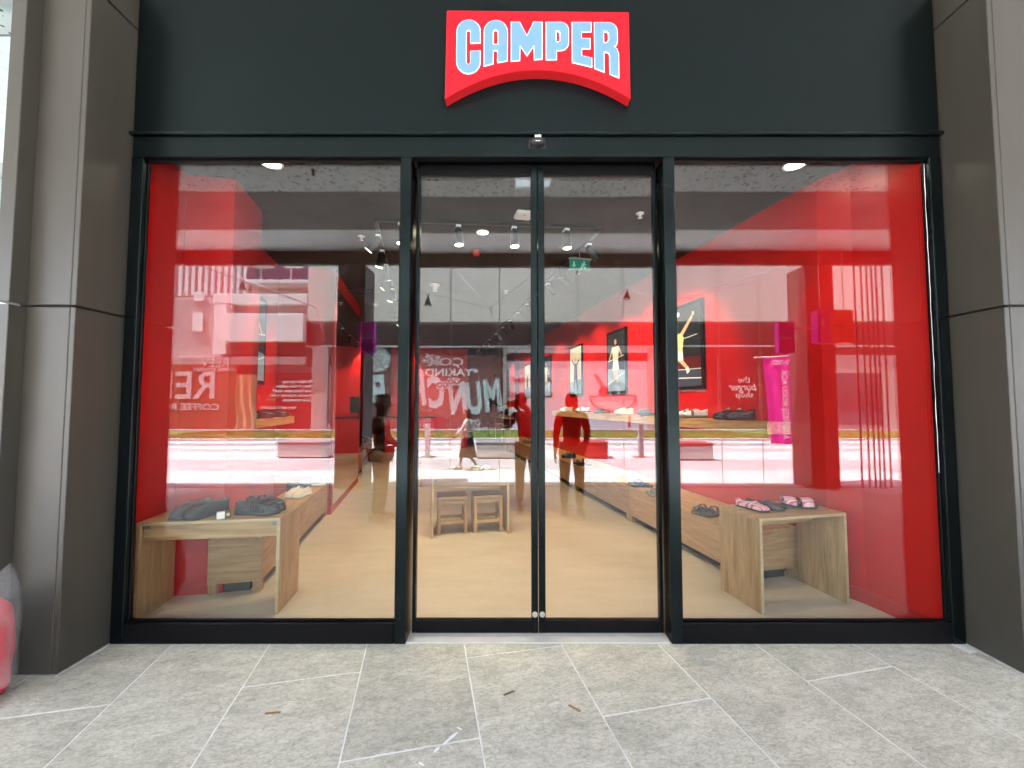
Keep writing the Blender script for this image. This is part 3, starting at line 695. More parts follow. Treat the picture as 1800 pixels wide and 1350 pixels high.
downlight('bright round downlight over the pink shoes window', 2.04, .48, 3.35, .07, 3.0)
downlight('round downlight in the middle of the entrance ceiling', *W(-.1, 1.80)[:2], 3.35, .055, 5)

def sprinkler(label, u, v):
    t = thing('sprinkler', label, 'sprinkler', W(u, v, 3.349), 0, 'white ceiling sprinklers')
    MB().lathe([(.04, 0), (.038, -.006), (.015, -.012), (.012, -.03), (.0, -.031)], 16).build('escutcheon', 'white_plastic', t)
    MB().lathe([(.0, -.044), (.024, -.044), (.024, -.047), (.0, -.047)], 14).build('deflector', 'white_plastic', t)
    MB().cyl((0, 0, -.03), (0, 0, -.045), .004, n=6).build('stem', 'white_plastic', t)
sprinkler('white sprinkler head above the poster-side door leaf', 1.34, 1.04); sprinkler('white sprinkler head near the mirror-side track', -1.40, 2.19)
sprinkler('white sprinkler head deeper in the shop by the track', -1.6, 5.4); sprinkler('white sprinkler head deeper in the shop near the middle', .6, 4.0)
ap = thing('wifi_box', 'white square wireless box on the entrance ceiling', 'box', W(.23, 1.28, 3.3495), SA)
MB().cbox(-.085, .085, -.085, .085, -.035, 0, .014).build('housing', 'white_plastic', ap); MB().cyl((0, -.04, -.0355), (0, -.04, -.037), .008, n=10).build('indicator', 'black_plastic', ap)
al = thing('alarm_sounder', 'small red alarm sounder on the dark ceiling', 'alarm', W(-.10, 2.34, 3.3495), SA)
MB().lathe([(.045, 0), (.045, -.03), (.036, -.06), (.0, -.062)], 16).build('housing', 'leather_red', al)
cm = thing('ceiling_camera', 'white round ceiling camera deeper in the shop', 'camera', W(-.55, 3.9, 3.3495), SA)
MB().lathe([(.075, 0), (.075, -.012), (.05, -.02), (.045, -.05), (.0, -.06)], 18).build('base', 'white_plastic', cm)
MB().cbox(-.035, .035, -.03, .03, -.105, -.062, .006).build('head', 'white_plastic', cm)
spk = thing('ceiling_speaker', 'black box speaker hanging from the ceiling near the exit sign', 'speaker', W(1.05, 2.55, 3.3495), SA)
MB().cyl((0, 0, 0), (0, 0, -.05), .008, n=8).build('bracket', 'black_plastic', spk); MB().cbox(-.06, .06, -.06, .06, -.20, -.0505, .012).build('cabinet', 'black_plastic', spk)
ex = thing('exit_sign', 'green hanging emergency exit sign with arrow and running figure', 'sign', W(1.14, 2.12, 3.12), SA)
mat('exit_green', (.01, .17, .11), .4, emit=(.01, .35, .2), es=.012); mat('exit_white', (.5, .6, .55), .4, emit=(.6, .8, .7), es=.008)
MB().cbox(-.13, .13, -.005, .005, 0, .13, .002).build('board', 'exit_green', ex); MB().cbox(-.15, .15, -.02, .02, .1305, .15, .003).build('mount', 'frame_grey', ex)
MB().cyl((0, 0, .15), (0, 0, .229), .006, n=8).build('rod', 'frame_grey', ex)
MB().prism([(-.085, .10), (-.065, .10), (-.065, .06), (-.05, .06), (-.075, .03), (-.10, .06), (-.085, .06)], -.0075, -.0055).build('arrow', 'exit_white', ex)
MB().prism([(.045, .11), (.06, .115), (.068, .1), (.055, .092)], -.0075, -.0055).prism([(.03, .085), (.06, .09), (.085, .07), (.08, .062), (.062, .075), (.055, .055), (.075, .035), (.068, .018), (.06, .036), (.04, .05), (.025, .025), (.01, .03), (.03, .055), (.04, .075), (.028, .07), (.022, .055), (.015, .06)], -.0075, -.0055).build('running_figure', 'exit_white', ex)
vt = thing('air_vent', 'black square air vent in the dark ceiling', 'vent', W(-1.75, 4.6, 3.3495), SA)
MB().cbox(-.2, .2, -.2, .2, -.012, 0, .003).build('frame', 'black_plastic', vt)
for k in range(6): MB().cbox(-.17, .17, -.15+.055*k, -.125+.055*k, -.018, -.0125, .002).build('slat', 'black_plastic', vt)

# ------------------------------------------------------------------ the square outside, seen in the glass
struct('ground', MB().add([(-200, 30, -.06), (200, 30, -.06), (200, -200, -.06), (-200, -200, -.06)], [(3, 2, 1, 0)]), 'asphalt')
mat('asphalt', (.20, .195, .185), .9, c2=(.26, .255, .245), scale=2)
mat('slab_pale', (.41, .425, .45), .75, c2=(.50, .515, .54), scale=3, rnd=.05, bump=.1, bscale=50)
mat('slab_mid', (.32, .30, .325), .75, c2=(.38, .36, .385), scale=3, rnd=.07, bump=.1, bscale=50)
mat('slab_dark', (.23, .215, .23), .75, c2=(.28, .265, .28), scale=3, rnd=.08, bump=.1, bscale=50)
plz = struct('plaza', MB().box(-26, 26, -14.3, -4.75, -.05, -.004), 'slab_dark')
me_s = {m: MB().cbox(-.70, .70, -.446, .446, -.03, 0, .004).mesh('paving_slab', [m]) for m in ('slab_pale', 'slab_mid', 'slab_dark')}
rows = ['slab_pale', 'slab_pale', 'slab_mid', 'slab_mid', 'slab_pale', 'slab_pale', 'slab_mid', 'slab_pale', 'slab_dark', 'slab_pale']
for j, m in enumerate(rows):
    y = -5.20 - .9*j; off = .47*(j % 3)
    for i in range(-10, 13):
        x = i*1.41 + off
        if abs(x) < 7.5 + 1.15*j: link('paving_slab', me_s[m], plz, loc=(x, y, random.uniform(-.001, .001)))
dr = struct('drain_channel', MB().box(-12, 12, -4.745, -4.64, -.04, .003), 'steel_dull'); mat('steel_dull', (.18, .18, .18), .5, .6)
g = MB()
for i in range(300): g.box(-6+i*.04, -5.985+i*.04, -4.735, -4.65, .0032, .0045)
o = g.build('drain_slots', 'joint_dark', dr); o['kind'] = 'stuff'
struct('kerb', MB().cbox(-26, 26, -14.32, -14.1, -.04, .06, .01), 'slab_pale')
struct('kerb_back', MB().cbox(-26, 26, -19.3, -19.05, -.04, .12, .01), 'slab_pale')
struct('far_pavement', MB().box(-26, 26, -20.3, -19.3, -.04, .02), 'slab_mid')
mat('lawn_soil', (.09, .15, .03), .95, c2=(.16, .19, .05), scale=3); mat('grass_blade', (.12, .21, .03), .8, c2=(.20, .26, .06), scale=2)
struct('lawn', MB().box(-26, 26, -19.05, -14.32, -.04, .03), 'lawn_soil')
random.seed(11); g = MB()
for i in range(9000):
    x = random.uniform(-16, 18); y = random.uniform(-19.0, -14.35); a = random.uniform(0, 6.28); h = random.uniform(.06, .14); w = .02
    g.add([(x-w*math.cos(a), y-w*math.sin(a), .028), (x+w*math.cos(a), y+w*math.sin(a), .028), (x+random.uniform(-.04, .04), y+random.uniform(-.04, .04), .03+h)], [(0, 1, 2)])
o = g.build('grass', 'grass_blade'); tag(o, 'short green grass growing on the strip before the shops opposite', 'grass', kind='stuff')

# arcade columns, rods and screen
def column(x0, x1, label):
    t = thing('arcade_column', label, 'column', ((x0+x1)/2, -4.80, 0), 0, 'arcade columns'); w = (x1-x0)/2
    for z0, z1 in ((.004, 2.045), (2.058, 3.995)): MB().cbox(-w, w, -.25, .25, z0, z1, .004).build('panel', 'column_clad', t)
    MB().box(-w+.02, w-.02, -.23, .23, .002, 3.998).build('core', 'joint_dark', t)
mat('column_clad', (.050, .046, .042), .45, c2=(.06, .056, .05), scale=3)
column(-3.29, -2.80, 'dark arcade column seen in the glass beside the person in a hat'); column(5.12, 5.62, 'dark arcade column seen in the glass beside the magenta banner')
for i, x in enumerate((-1.28, -.39, 1.03, 1.87, 2.84, 3.58, 4.31)):
    o = MB().cyl((0, 0, 0), (0, 0, 3.998), .006, n=6).cyl((0, 0, .0), (0, 0, .03), .016, n=8).cyl((0, 0, 3.965), (0, 0, 3.998), .016, n=8).build('steel_rod', 'steel')
    o.location = (x, -4.62, .004); tag(o, ordn[i] + ' slim steel rod at the arcade edge counting from the hatted person', 'rod', 'slim steel rods at the arcade edge')
sc_ = thing('slatted_screen', 'screen of thin dark upright bars by the arcade column', 'screen', (6.3, -4.6, 0))
for i, x in enumerate((-.26, -.13, -.03, .06, .14, .25)): MB().cyl((x, 0, .004), (x, 0, 3.995), .014, n=8).build('bar', 'black_plastic', sc_)

# hanging signs on the arcade
mat('magenta', (.72, .015, .50), .45); mat('magenta_cloth', (.92, .04, .42), .7, c2=(.85, .03, .36), scale=4); mat('orange_red', (.85, .07, .02), .4, emit=(1, .07, .02), es=.035); mat('magenta_lit', (.5, .01, .34), .4, emit=(.6, .012, .4), es=.02)
for (x, lb) in ((-2.72, 'magenta projecting shop sign on the column by the hatted person'), (4.66, 'magenta projecting shop sign above the magenta banner')):
    t = thing('projecting_sign', lb, 'sign', (x, -4.47, 2.38), 0, 'magenta projecting signs')
    MB().cbox(-.14, .14, -.06, .06, 0, .55, .004).build('sign_box', 'magenta', t)
    text('lettering', 'CAMPER', .062, 'white_plastic', t, (0, .062, .26), '+y', bold=.001, ext=.001)
    if x > 0: MB().cbox(.1405, .50, -.02, .02, .42, .46, .003).build('bracket_arm', 'steel', t)
m_ = M['magenta_cloth']; nt_ = m_.node_tree; _o = nt_.nodes['Material Output']; _p = nt_.nodes['Principled BSDF']; _mx = nt_.nodes.new('ShaderNodeMixShader'); _tl = nt_.nodes.new('ShaderNodeBsdfTranslucent')
_tl.inputs[0].default_value = (.95, .05, .45, 1); _mx.inputs[0].default_value = .5; nt_.links.new(_p.outputs[0], _mx.inputs[1]); nt_.links.new(_tl.outputs[0], _mx.inputs[2]); nt_.links.new(_mx.outputs[0], _o.inputs[0])
bn = thing('banner', 'tall magenta cloth banner with white lettering hanging by the arcade column', 'banner', (5.02, -5.24, .72), R(25))
g = MB(); N_ = 26
rings = [[(-.25 + .5*k/14 + (.10*(1-(j/N_))**1.0)*(1-k/14) , .018*math.sin(k*.9+j*.12) - .01, 1.68*j/N_) for k in range(15)] for j in range(N_+1)]
g.loft(rings, closed_u=False); g.build('cloth', 'magenta_cloth', bn)
MB().cyl((-.40, 0, 1.69), (.28, 0, 1.69), .010, n=8).build('top_rod', 'white_plastic', bn)
text('lettering', 'ALIŞVERİŞ MODU AÇIK', .125, 'white_plastic', bn, (.10, .03, .76), '+y', bold=.002, ext=.001, roll=R(90))
text('lettering', 'MERKEZ\nANKARA', .052, 'white_plastic', bn, (-.0, .03, 1.57), '+y', bold=.001, ext=.001)
g = MB(); g.tube([(.17+.035*math.cos(a), .03, 1.56+.035*math.sin(a)) for a in [2*math.pi*k/16 for k in range(16)]], .007, 5, closed=True); g.build('emblem', 'white_plastic', bn)
wf = thing('wayfinding_sign', 'hanging magenta and orange direction sign with a dark arrow', 'sign', (5.22, -4.10, 2.50))
MB().cbox(-.30, -.101, -.08, .08, 0, .55, .004).build('magenta_box', 'magenta_lit', wf); MB().cbox(-.10, .30, -.08, .08, 0, .55, .004).build('orange_box', 'orange_red', wf)
MB().prism([(-.05, .25), (.06, .25), (.06, .19), (.15, .28), (.06, .37), (.06, .31), (-.05, .31)], .081, .0835).build('arrow', 'print_black', wf)
for x in (-.2, .2): MB().cyl((x, 0, .55), (x, 0, 1.73), .007, n=6).build('hanger', 'steel', wf)
MB().prism([(-.26, .35), (-.22, .42), (-.18, .35), (-.20, .35), (-.20, .30), (-.24, .30), (-.24, .35)], .081, .0835).build('pictogram', 'white_plastic', wf)
hp = thing('ceiling_light_panel', 'bright white square light panel in the speckled arcade ceiling', 'ceiling light', (.10, -1.98, 4.234))
MB().cbox(-.24, .24, -.24, .24, -.006, .0, .002).build('frame', 'white_plastic', hp); MB().box(-.215, .215, -.215, .215, -.0075, -.0062).build('diffuser', 'panel_light', hp)
sh = thing('arcade_sprinkler', 'small dark sprinkler under the speckled arcade ceiling', 'sprinkler', (-2.5, -1.97, 4.234))
MB().lathe([(.03, 0), (.012, -.02), (.012, -.05), (.028, -.055), (.0, -.058)], 12).build('head', 'black_plastic', sh)

# street furniture on the square
mat('bench_white', (.70, .70, .68), .5, c2=(.62, .62, .60), scale=4); mat('bench_red', (.45, .035, .03), .5, c2=(.5, .045, .04), scale=4); mat('bench_top_red', (.36, .05, .045), .5)
def block(label, x0, x1, y, m, mtop):
    t = thing('block_bench', label, 'bench', ((x0+x1)/2, y, .001), 0, 'block benches on the square'); w = (x1-x0)/2
    MB().cbox(-w, w, -.26, .26, .03, .40, .03).build('base', m, t); MB().cbox(-w-.01, w+.01, -.28, .28, .4005, .455, .012).build('seat', mtop, t)
    MB().box(-w+.05, w-.05, -.22, .22, 0, .0295).build('recess', 'joint_dark', t)
block('white block bench with grey seat behind the walking person', -1.15, .35, -8.6, 'bench_white', 'slab_dark')
block('red block bench on the square between the two white ones', 1.15, 2.45, -8.6, 'bench_red', 'bench_red')
block('white block bench with red seat before the burger shop window', 3.85, 5.15, -8.4, 'bench_white', 'bench_top_red')
block('white block bench far along before the coffee hoarding', -6.6, -5.2, -8.8, 'bench_white', 'slab_dark')
def bollard(label, x, y, m):
    t = thing('bollard', label, 'bollard', (x, y, .001), 0, 'square bollards'); MB().cbox(-.065, .065, -.065, .065, .012, .92, .006).build('post', m, t)
    MB().cbox(-.20, .20, -.20, .20, 0, .0115, .003).build('base_plate', 'steel_dull', t)
bollard('white square bollard beside the walking person', -2.52, -8.7, 'bench_white'); bollard('grey square bollard before the noodle bowl shop', 3.45, -8.7, 'slab_mid')

# hanging lamps on wires across the square
mat('wire_grey', (.35, .35, .36), .5, .4)
def wires(label, segs):
    t = thing('catenary_wire', label, 'wire', (0, 0, 0), 0, 'wires over the square')
    for a, b in segs: MB().tube([a, b], .016, 5).build('wire', 'wire_grey', t)
NA = (-.92, -10.88, 4.73); NB = (-6.75, -10.88, 4.73); NC = (4.86, -10.88, 4.85)
wires('wires meeting above the walking person', [(NA, (-11, -20.08, 9.2)), (NA, (-3.8, -20.08, 9.6)), (NA, (-.55, -20.08, 4.55)), (NA, (1.0, -4.65, 4.5))])
wires('wires meeting above the coffee hoarding', [(NB, (-19.2, -20.0, 10.1)), (NB, (-10.3, -20.08, 4.1)), (NB, (-7.2, -4.65, 4.5))])
wires('wires meeting above the bowl emblem shop', [(NC, (3.97, -20.08, 9.3)), (NC, (6.5, -4.65, 4.5)), (NC, (16, -20.08, 9.0))])
for p, lb in (((-3.51, -13.24, 5.86), 'black cone lamp hanging above the walking person'), ((-11.63, -14.49, 6.82), 'black cone lamp hanging before the striped facade'), ((4.57, -13.84, 6.26), 'black cone lamp hanging above the bowl emblem')):
    t = thing('hanging_lamp', lb, 'lamp', p, 0, 'cone lamps on the wires')
    MB().lathe([(.0, .0), (.05, -.02), (.06, -.2), (.15, -.46), (.14, -.46), (.04, -.22), (.0, -.2)], 16).build('shade', 'black_plastic', t)
    MB().cyl((0, 0, -.40), (0, 0, -.44), .10, n=12).build('diffuser', 'white_plastic', t)

# ------------------------------------------------------------------ buildings opposite (facade grid: px column a, row b)
def fx(a): return -.16 + (a-900)*.0318
def fz(b): return 1.49 + (710-b)*.0318
FY = -20.2
mat('beige_clad', (.60, .57, .50), .6, c2=(.65, .615, .54), scale=.8, rnd=.04); mat('louvre', (.10, .10, .10), .5, .3); mat('fascia_dark', (.05, .035, .035), .6)
mat('plaster_white', (.80, .80, .78), .7, c2=(.74, .74, .72), scale=1); mat('plaster_pink', (.42, .36, .345), .7, c2=(.47, .40, .385), scale=1); mat('orange_clad', (.42, .22, .10), .6, c2=(.5, .27, .13), scale=2)
mat('window_blue', (.05, .06, .09), .08, spec=.8)
ob = thing('opposite_building', 'beige panelled building across the square with louvred band over shops', 'building', (0, 0, 0))
MB().box(fx(536), 26, FY-.6, FY-.05, 3.6, 13).build('wall', 'fascia_dark', ob)
cols_ = [536, 640, 790, 877, 1018, 1100, 1190, 1263, 1335, 1400, 1490, 1580, 1700]
for a, b in zip(cols_, cols_[1:]):
    for z0, z1 in ((6.14, 9.38), (9.40, 12.9)): MB().cbox(fx(a)+.012, fx(b)-.012, FY-.049, FY, z0, z1, .01).build('panel', 'beige_clad', ob)
g = MB()
for k in range(11):
    z = 4.78+.122*k; g.add([(fx(536), FY-.04, z+.06), (26, FY-.04, z+.06), (26, FY+.05, z), (fx(536), FY+.05, z), (fx(536), FY-.04, z+.075), (26, FY-.04, z+.075), (26, FY+.05, z+.02), (fx(536), FY+.05, z+.02)], [(0, 1, 2, 3), (7, 6, 5, 4), (3, 2, 6, 7), (0, 3, 7, 4), (1, 5, 6, 2)])
o = g.build('louvre_slats', 'louvre', ob); o['kind'] = 'stuff'
MB().cbox(fx(536), 26, FY-.049, FY+.12, 4.66, 4.75, .01).build('louvre_sill', 'slab_mid', ob)
for a, b in ((548, 576), (884, 891), (1141, 1190), (1402, 1424), (1600, 1630)): MB().cbox(fx(a), fx(b), FY-.2, FY+.06, .02, 4.655, .01).build('pier', 'plaster_pink', ob)
MB().cbox(fx(577), fx(1640), FY-.5, FY-.21, .02, 4.655, .01).build('shop_back', 'fascia_dark', ob)

def hoard(name, label, a0, a1, b0, b1, m, y=FY+.0, cat='hoarding', th=.08):
    t = thing(name, label, cat, (fx((a0+a1)/2), y, max(.021, fz(b1)))); w = (a1-a0)/2*.0318; h = fz(b0)-max(.021, fz(b1))
    MB().cbox(-w, w, -th, 0, 0, h, .006).build('board', m, t)
    return t, (lambda a, b, d=.012: (fx(a)-t.location.x, d, fz(b)-t.location.z))
# white and brown snack bar hoarding
mat('hoard_brown', (.20, .095, .085), .5, c2=(.23, .11, .10), scale=2); mat('hoard_red', (.36, .02, .04), .5); mat('print_white', (.75, .76, .76), .5); mat('print_ice', (.55, .66, .72), .5); mat('print_dark', (.03, .02, .03), .5)
t, q = hoard('snack_hoarding', 'brown shop hoarding printed with big white slanted letters and a round patterned sticker', 580, 882, 624, 770, 'hoard_brown')
word = 'MUNCHIE'; pos = [(862, 700, 62), (828, 705, 62), (799, 702, 56), (768, 694, 74), (738, 690, 72), (716, 688, 70), (664, 690, 60)]
pos = [(866, 698), (833, 703), (804, 703), (766, 692), (733, 688), (704, 688), (668, 690)]
for ch, (a, b) in zip(word, pos): text('letter', ch, 2.35, 'print_ice', t, q(a, b), '+y', bold=.11, ext=.004, sx=.55, roll=R(-6))
for a, b, c_ in ((797, 671, 'print_red'), (777, 677, 'print_dark')):
    p_ = q(a, b); MB().cbox(p_[0]-.33, p_[0]+.33, .018, .03, p_[2]-.2, p_[2]+.2, .004).build('badge', 'print_white', t); text('letter', 'GO', .42, c_, t, (p_[0], .033, p_[2]), '+y', bold=.012)
text('lettering', 'ÇOK', .62, 'print_white', t, q(783, 636), '+y', bold=.012, sx=1.5); text('lettering', '*YAKINDA!', .58, 'print_white', t, q(782, 655), '+y', bold=.012, sx=1.25)
text('lettering', 'BE THE\nMUNCHIE', .32, 'print_white', t, q(758, 631), '+y', bold=.012, roll=R(12), sx=.8)
p_ = q(751, 750); MB().cbox(p_[0]-.95, p_[0]+.95, .004, .010, p_[2]-.52, p_[2]+.52, .002).build('follow_panel', 'hoard_red', t)
text('lettering', 'FOLLOW\nUS ON\nINSTAGRAM', .26, 'print_white', t, (p_[0]-.35, .013, p_[2]+.08), '+y', bold=.004)
text('lettering', 'ÇITIR\nDOKULU', .4, 'print_white', t, q(830, 750), '+y', bold=.01)
p_ = q(665, 632); g = MB(); g.cyl((p_[0], .004, p_[2]), (p_[0], .02, p_[2]), .70, n=28); g.build('round_sticker', 'print_grey', t); mat('print_grey', (.30, .30, .29), .5)
random.seed(21); g = MB()
for i in range(70):
    r = .62*math.sqrt(random.random()); a = random.uniform(0, 6.28); s_ = random.uniform(.05, .10); cx = p_[0]+r*math.cos(a); cz = p_[2]+r*math.sin(a); d_ = .0215+.0004*i/7
    g.add([(cx-s_, d_, cz-s_*.7), (cx+s_, d_, cz-s_*.5), (cx+s_*.9, d_, cz+s_*.7), (cx-s_, d_, cz+s_*.6)], [(0, 1, 2, 3)])
o = g.build('sticker_print', 'print_white', t); o['kind'] = 'stuff'
p_ = q(648, 672); MB().prism([(p_[0]-.2, p_[2]-1.1), (p_[0]+.3, p_[2]-1.1), (p_[0]+.4, p_[2]-.2), (p_[0]+.25, p_[2]+.35), (p_[0]-.1, p_[2]+.3), (p_[0]-.3, p_[2]-.3)], .004, .012).build('cup_print', 'print_ice', t)
mat('print_red', (.5, .02, .05), .5)
# pale noodle shop
mat('noodle_pale', (.60, .62, .70), .45, c2=(.66, .68, .75), scale=1.5); mat('ink_navy', (.05, .02, .05), .5); mat('ink_red', (.45, .03, .06), .5)
t, q = hoard('noodle_hoarding', 'pale blue shop hoarding with a line drawn bowl emblem and red lettering', 892, 1140, 634, 768, 'noodle_pale')
MB().cbox(-124*.0318, 124*.0318, -.06, .0, fz(619)-t.location.z, fz(608)-t.location.z, .006).build('fascia_strip', 'noodle_pale', t)
def line(name, pts, m='ink_red', r=.022, closed=False): MB().tube([q(a, b, .012) for a, b in pts], r, 5, closed=closed).build(name, m, t)
line('bowl_line', [(1037, 696), (1119, 695)]); line('bowl_line', [(1037+41+41*math.cos(R(180-180*k/20)), 696+26*math.sin(R(180-180*k/20))) for k in range(21)])
for k, r in enumerate((6, 8.5, 11, 13.5)):
    line('noodle_line', [(1086+r*math.cos(R(x)), 682-r*math.sin(R(x))) for x in range(-90, -361, -15)] + [(1086+r, 695)], 'ink_navy' if r > 7 else 'ink_red')
for k, r in enumerate((3, 5, 7, 9)):
    line('noodle_line', [(1063-r, 695)] + [(1063+r*math.cos(R(x)), 688-r*math.sin(R(x))) for x in range(180, -91, -15)])
line('chopstick', [(1060, 679), (1045, 659), (1047, 657), (1049, 657), (1063, 677)]); line('chopstick', [(1080, 669), (1066, 646), (1068, 644), (1070, 645), (1084, 668)], 'ink_navy')
text('lettering', 'ALANIN', .36, 'ink_red', t, q(936, 668), '+y', bold=.008, sx=1.7); text('lettering', 'ÇOKSINIZ', .36, 'ink_red', t, q(930, 694), '+y', bold=.008, sx=1.7)
mat('hung_red', (.5, .03, .03), .5)
p_ = q(1107, 735); MB().cyl((p_[0], .0005, p_[2]+.35), (p_[0], .012, p_[2]+.35), .14, n=16).build('round_tag', 'print_white', t); MB().cbox(p_[0]-.06, p_[0]+.06, .001, .012, p_[2]-.5, p_[2]+.1, .003).build('hanging_tag', 'hung_red', t)
# burger shop
mat('shop_glass_dark', (.10, .025, .03), .25, spec=.6)
t, q = hoard('burger_shopfront', 'dark red shop window opposite lettered the burger shop', 1191, 1401, 624, 764, 'shop_glass_dark', cat='shopfront')
text('lettering', 'the', .52, 'print_white', t, q(1309, 668), '+y'); text('lettering', 'burger', .56, 'print_white', t, q(1307, 681), '+y', bold=.008, shear=.25); text('lettering', 'shop', .52, 'print_white', t, q(1309, 694), '+y')
text('lettering', 'Designed & Built by', .17, 'print_white', t, q(1220, 687), '+y', shear=.2)
for a in (1263, 1335): MB().cbox(q(a, 0)[0]-.02, q(a, 0)[0]+.02, .001, .03, 0, fz(624)-t.location.z, .004).build('mullion', 'steel_dull', t)
t, q = hoard('far_shopfront', 'plain pale shopfront beyond the burger shop', 1426, 1598, 624, 764, 'plaster_pink', cat='shopfront')
MB().cbox(-1.8, 1.2, .001, .03, .3, 3.2, .006).build('window', 'window_blue', t)
# coffee hoarding
mat('coffee_brown', (.26, .075, .035), .55, c2=(.30, .09, .045), scale=1.5); mat('print_pinkish', (.62, .52, .54), .5); mat('cloth_beige', (.52, .32, .18), .8, c2=(.58, .37, .22), scale=5); mat('board_red', (.30, .02, .02), .5)
t, q = hoard('coffee_hoarding', 'brown coffee roastery hoarding with big pale letters', 225, 416, 640, 764, 'coffee_brown')
text('lettering', 'REEV', .72, 'print_pinkish', t, q(376, 638), '+y', bold=.004, sx=1.0); text('lettering', 'COFFEE ROASTERY', .27, 'print_pinkish', t, q(374, 650), '+y', bold=.008)
text('letter', 'REEV', 2.15, 'print_pinkish', t, q(381, 680), '+y', bold=.03, align='LEFT'); text('lettering', 'COFFEE ROASTERY', .50, 'print_pinkish', t, q(386, 716), '+y', bold=.012, align='LEFT', sx=1.25)
cl = thing('dust_sheet', 'beige cloth sheet hanging between the coffee hoarding and lettered board', 'cloth', (fx(433), FY+.05, .03))
g = MB(); g.loft([[(-.55+1.1*k/12 + .12*math.sin(j*.5)*(1-j/14), .05*math.sin(k*1.3+j*.2), (fz(658)-.05)*j/14) for k in range(13)] for j in range(15)], closed_u=False); g.build('cloth', 'cloth_beige', cl)
t, q = hoard('lettered_board', 'dark red board opposite printed with white lines of text', 452, 548, 655, 764, 'board_red')
for i, (s_, a) in enumerate((('90 milyon ziyaretçiyi', 552), ('ağırlayan, 3 kıtada yüzlerce', 560), ('noktada hizmet veren, nitelikli', 561), ('çekirdeklerini, yenilenmiş değeri', 565), ('marka ile harmanlayan,', 560))):
    text('lettering', s_, .235, 'print_white', t, q(a-4, 671+8.0*i), '+y', bold=.012, align='LEFT', sx=.88)
text('lettering', 'REEV.', .235, 'orange_clad', t, q(484, 703), '+y', bold=.006, align='LEFT'); text('lettering', 'RENEWED EVOLUTION', .19, 'print_pinkish', t, q(521, 717), '+y', bold=.008, align='LEFT')
# low white and pink building with canopy
lb_ = thing('low_building', 'low pink plaster building with white parapet and white canopy box', 'building', (0, 0, 0))
MB().cbox(fx(120), fx(535), FY-1.8, FY-.7, 0.02, fz(516), .02).build('wall', 'plaster_pink', lb_)
MB().cbox(fx(368), fx(535), FY-.699, FY-.02, fz(531), fz(514), .02).build('parapet', 'plaster_white', lb_); MB().cbox(fx(370), fx(392), FY-.699, FY-.03, fz(622), fz(531.2), .02).build('pier', 'plaster_white', lb_)  # narrow white pier added in place of a sunlit wedge of wall
MB().cbox(fx(400), fx(535), FY-.699, FY+.35, fz(601), fz(552), .02).build('canopy', 'plaster_white', lb_)
g = MB()
for k in range(6): g.cbox(fx(400), fx(535), FY-.69, FY-.05, fz(622)+.1*k, fz(622)+.06+.1*k, .005)
o = g.build('louvre_slats', 'louvre', lb_); o['kind'] = 'stuff'
MB().cbox(fx(120), fx(535), FY-.699, FY-.1, fz(640.5), fz(626), .02).build('shop_beam', 'plaster_pink', lb_)
for b0, b1 in ((505, 522), (545, 578)): MB().cbox(fx(318), fx(336), FY-.699, FY-.62, fz(b1), fz(b0), .01).build('window', 'plaster_white', lb_)
# building behind with striped screen and balcony
bb = thing('balcony_building', 'taller building behind with orange striped screen and glazed balcony', 'building', (0, 0, 0))
BY = -30.0
def bx_(a): return -.16 + (a-900)*.0453
def bz(b): return 1.49 + (710-b)*.0453
MB().box(bx_(250), bx_(560), BY-3, BY-.5, 0, 18).build('wall', 'beige_clad', bb)
for k in range(14): MB().cbox(bx_(268+11.6*k), bx_(274+11.6*k), BY-.499, BY-.05, bz(516), 18, .01).build('striped_fin', 'plaster_white', bb)
MB().box(bx_(262), bx_(428), BY-.56, BY-.45, bz(516), 17.9).build('screen_back', 'orange_clad', bb)
MB().cbox(bx_(436), bx_(560), BY-.499, BY+.9, bz(500), bz(494), .02).build('balcony_slab', 'plaster_white', bb)
for k in range(4): MB().cbox(bx_(438+26*k), bx_(462+26*k), BY+.86, BY+.88, bz(493.5), bz(474), .003).build('balustrade_pane', 'window_blue', bb)
for a in (468, 520): MB().cbox(bx_(a), bx_(a+18), BY-.499, BY-.46, bz(493.9), bz(455), .02).build('window', 'window_blue', bb)

# ------------------------------------------------------------------ shoes
def foot_w(t, wide=1.0):
    """half width along the foot, heel t=0 to toe t=1"""
    pts = [(0, .012), (.04, .026), (.15, .033), (.35, .033), (.5, .037), (.68, .046), (.82, .044), (.93, .031), (.985, .014), (1, .004)]
    for (a, x), (b, y) in zip(pts, pts[1:]):
        if t <= b: return (x+(y-x)*(t-a)/(b-a))*wide
    return .004
TS = [0, .02, .05, .1, .18, .27, .36, .45, .54, .63, .72, .8, .87, .93, .97, 1]
def foot_c(t): return .010*math.sin((t-.3)*2.2)        # slight inward curve
def sole_mesh(m, th=.022, wide=1.0, L_=.27, heel=0.0, lip=.004):
    g = MB(); rings = []
    for t in TS:
        w = foot_w(t, wide)+lip; c = foot_c(t); y = (t-.5)*L_; top = th + heel*max(0, 1-t/.4)*.6 + (.010*max(0, (t-.8)/.2)**2)
        bot = .008*max(0, (t-.8)/.2)**2
        rings.append([(c-w, y, bot+.003), (c-w*1.02, y, top*.6+bot*.4), (c-w*.97, y, top), (c, y, top-.002), (c+w*.97, y, top), (c+w*1.02, y, top*.6+bot*.4), (c+w, y, bot+.003), (c, y, bot)])
    g.loft(rings, caps=True); return g.mesh('sole', [m])
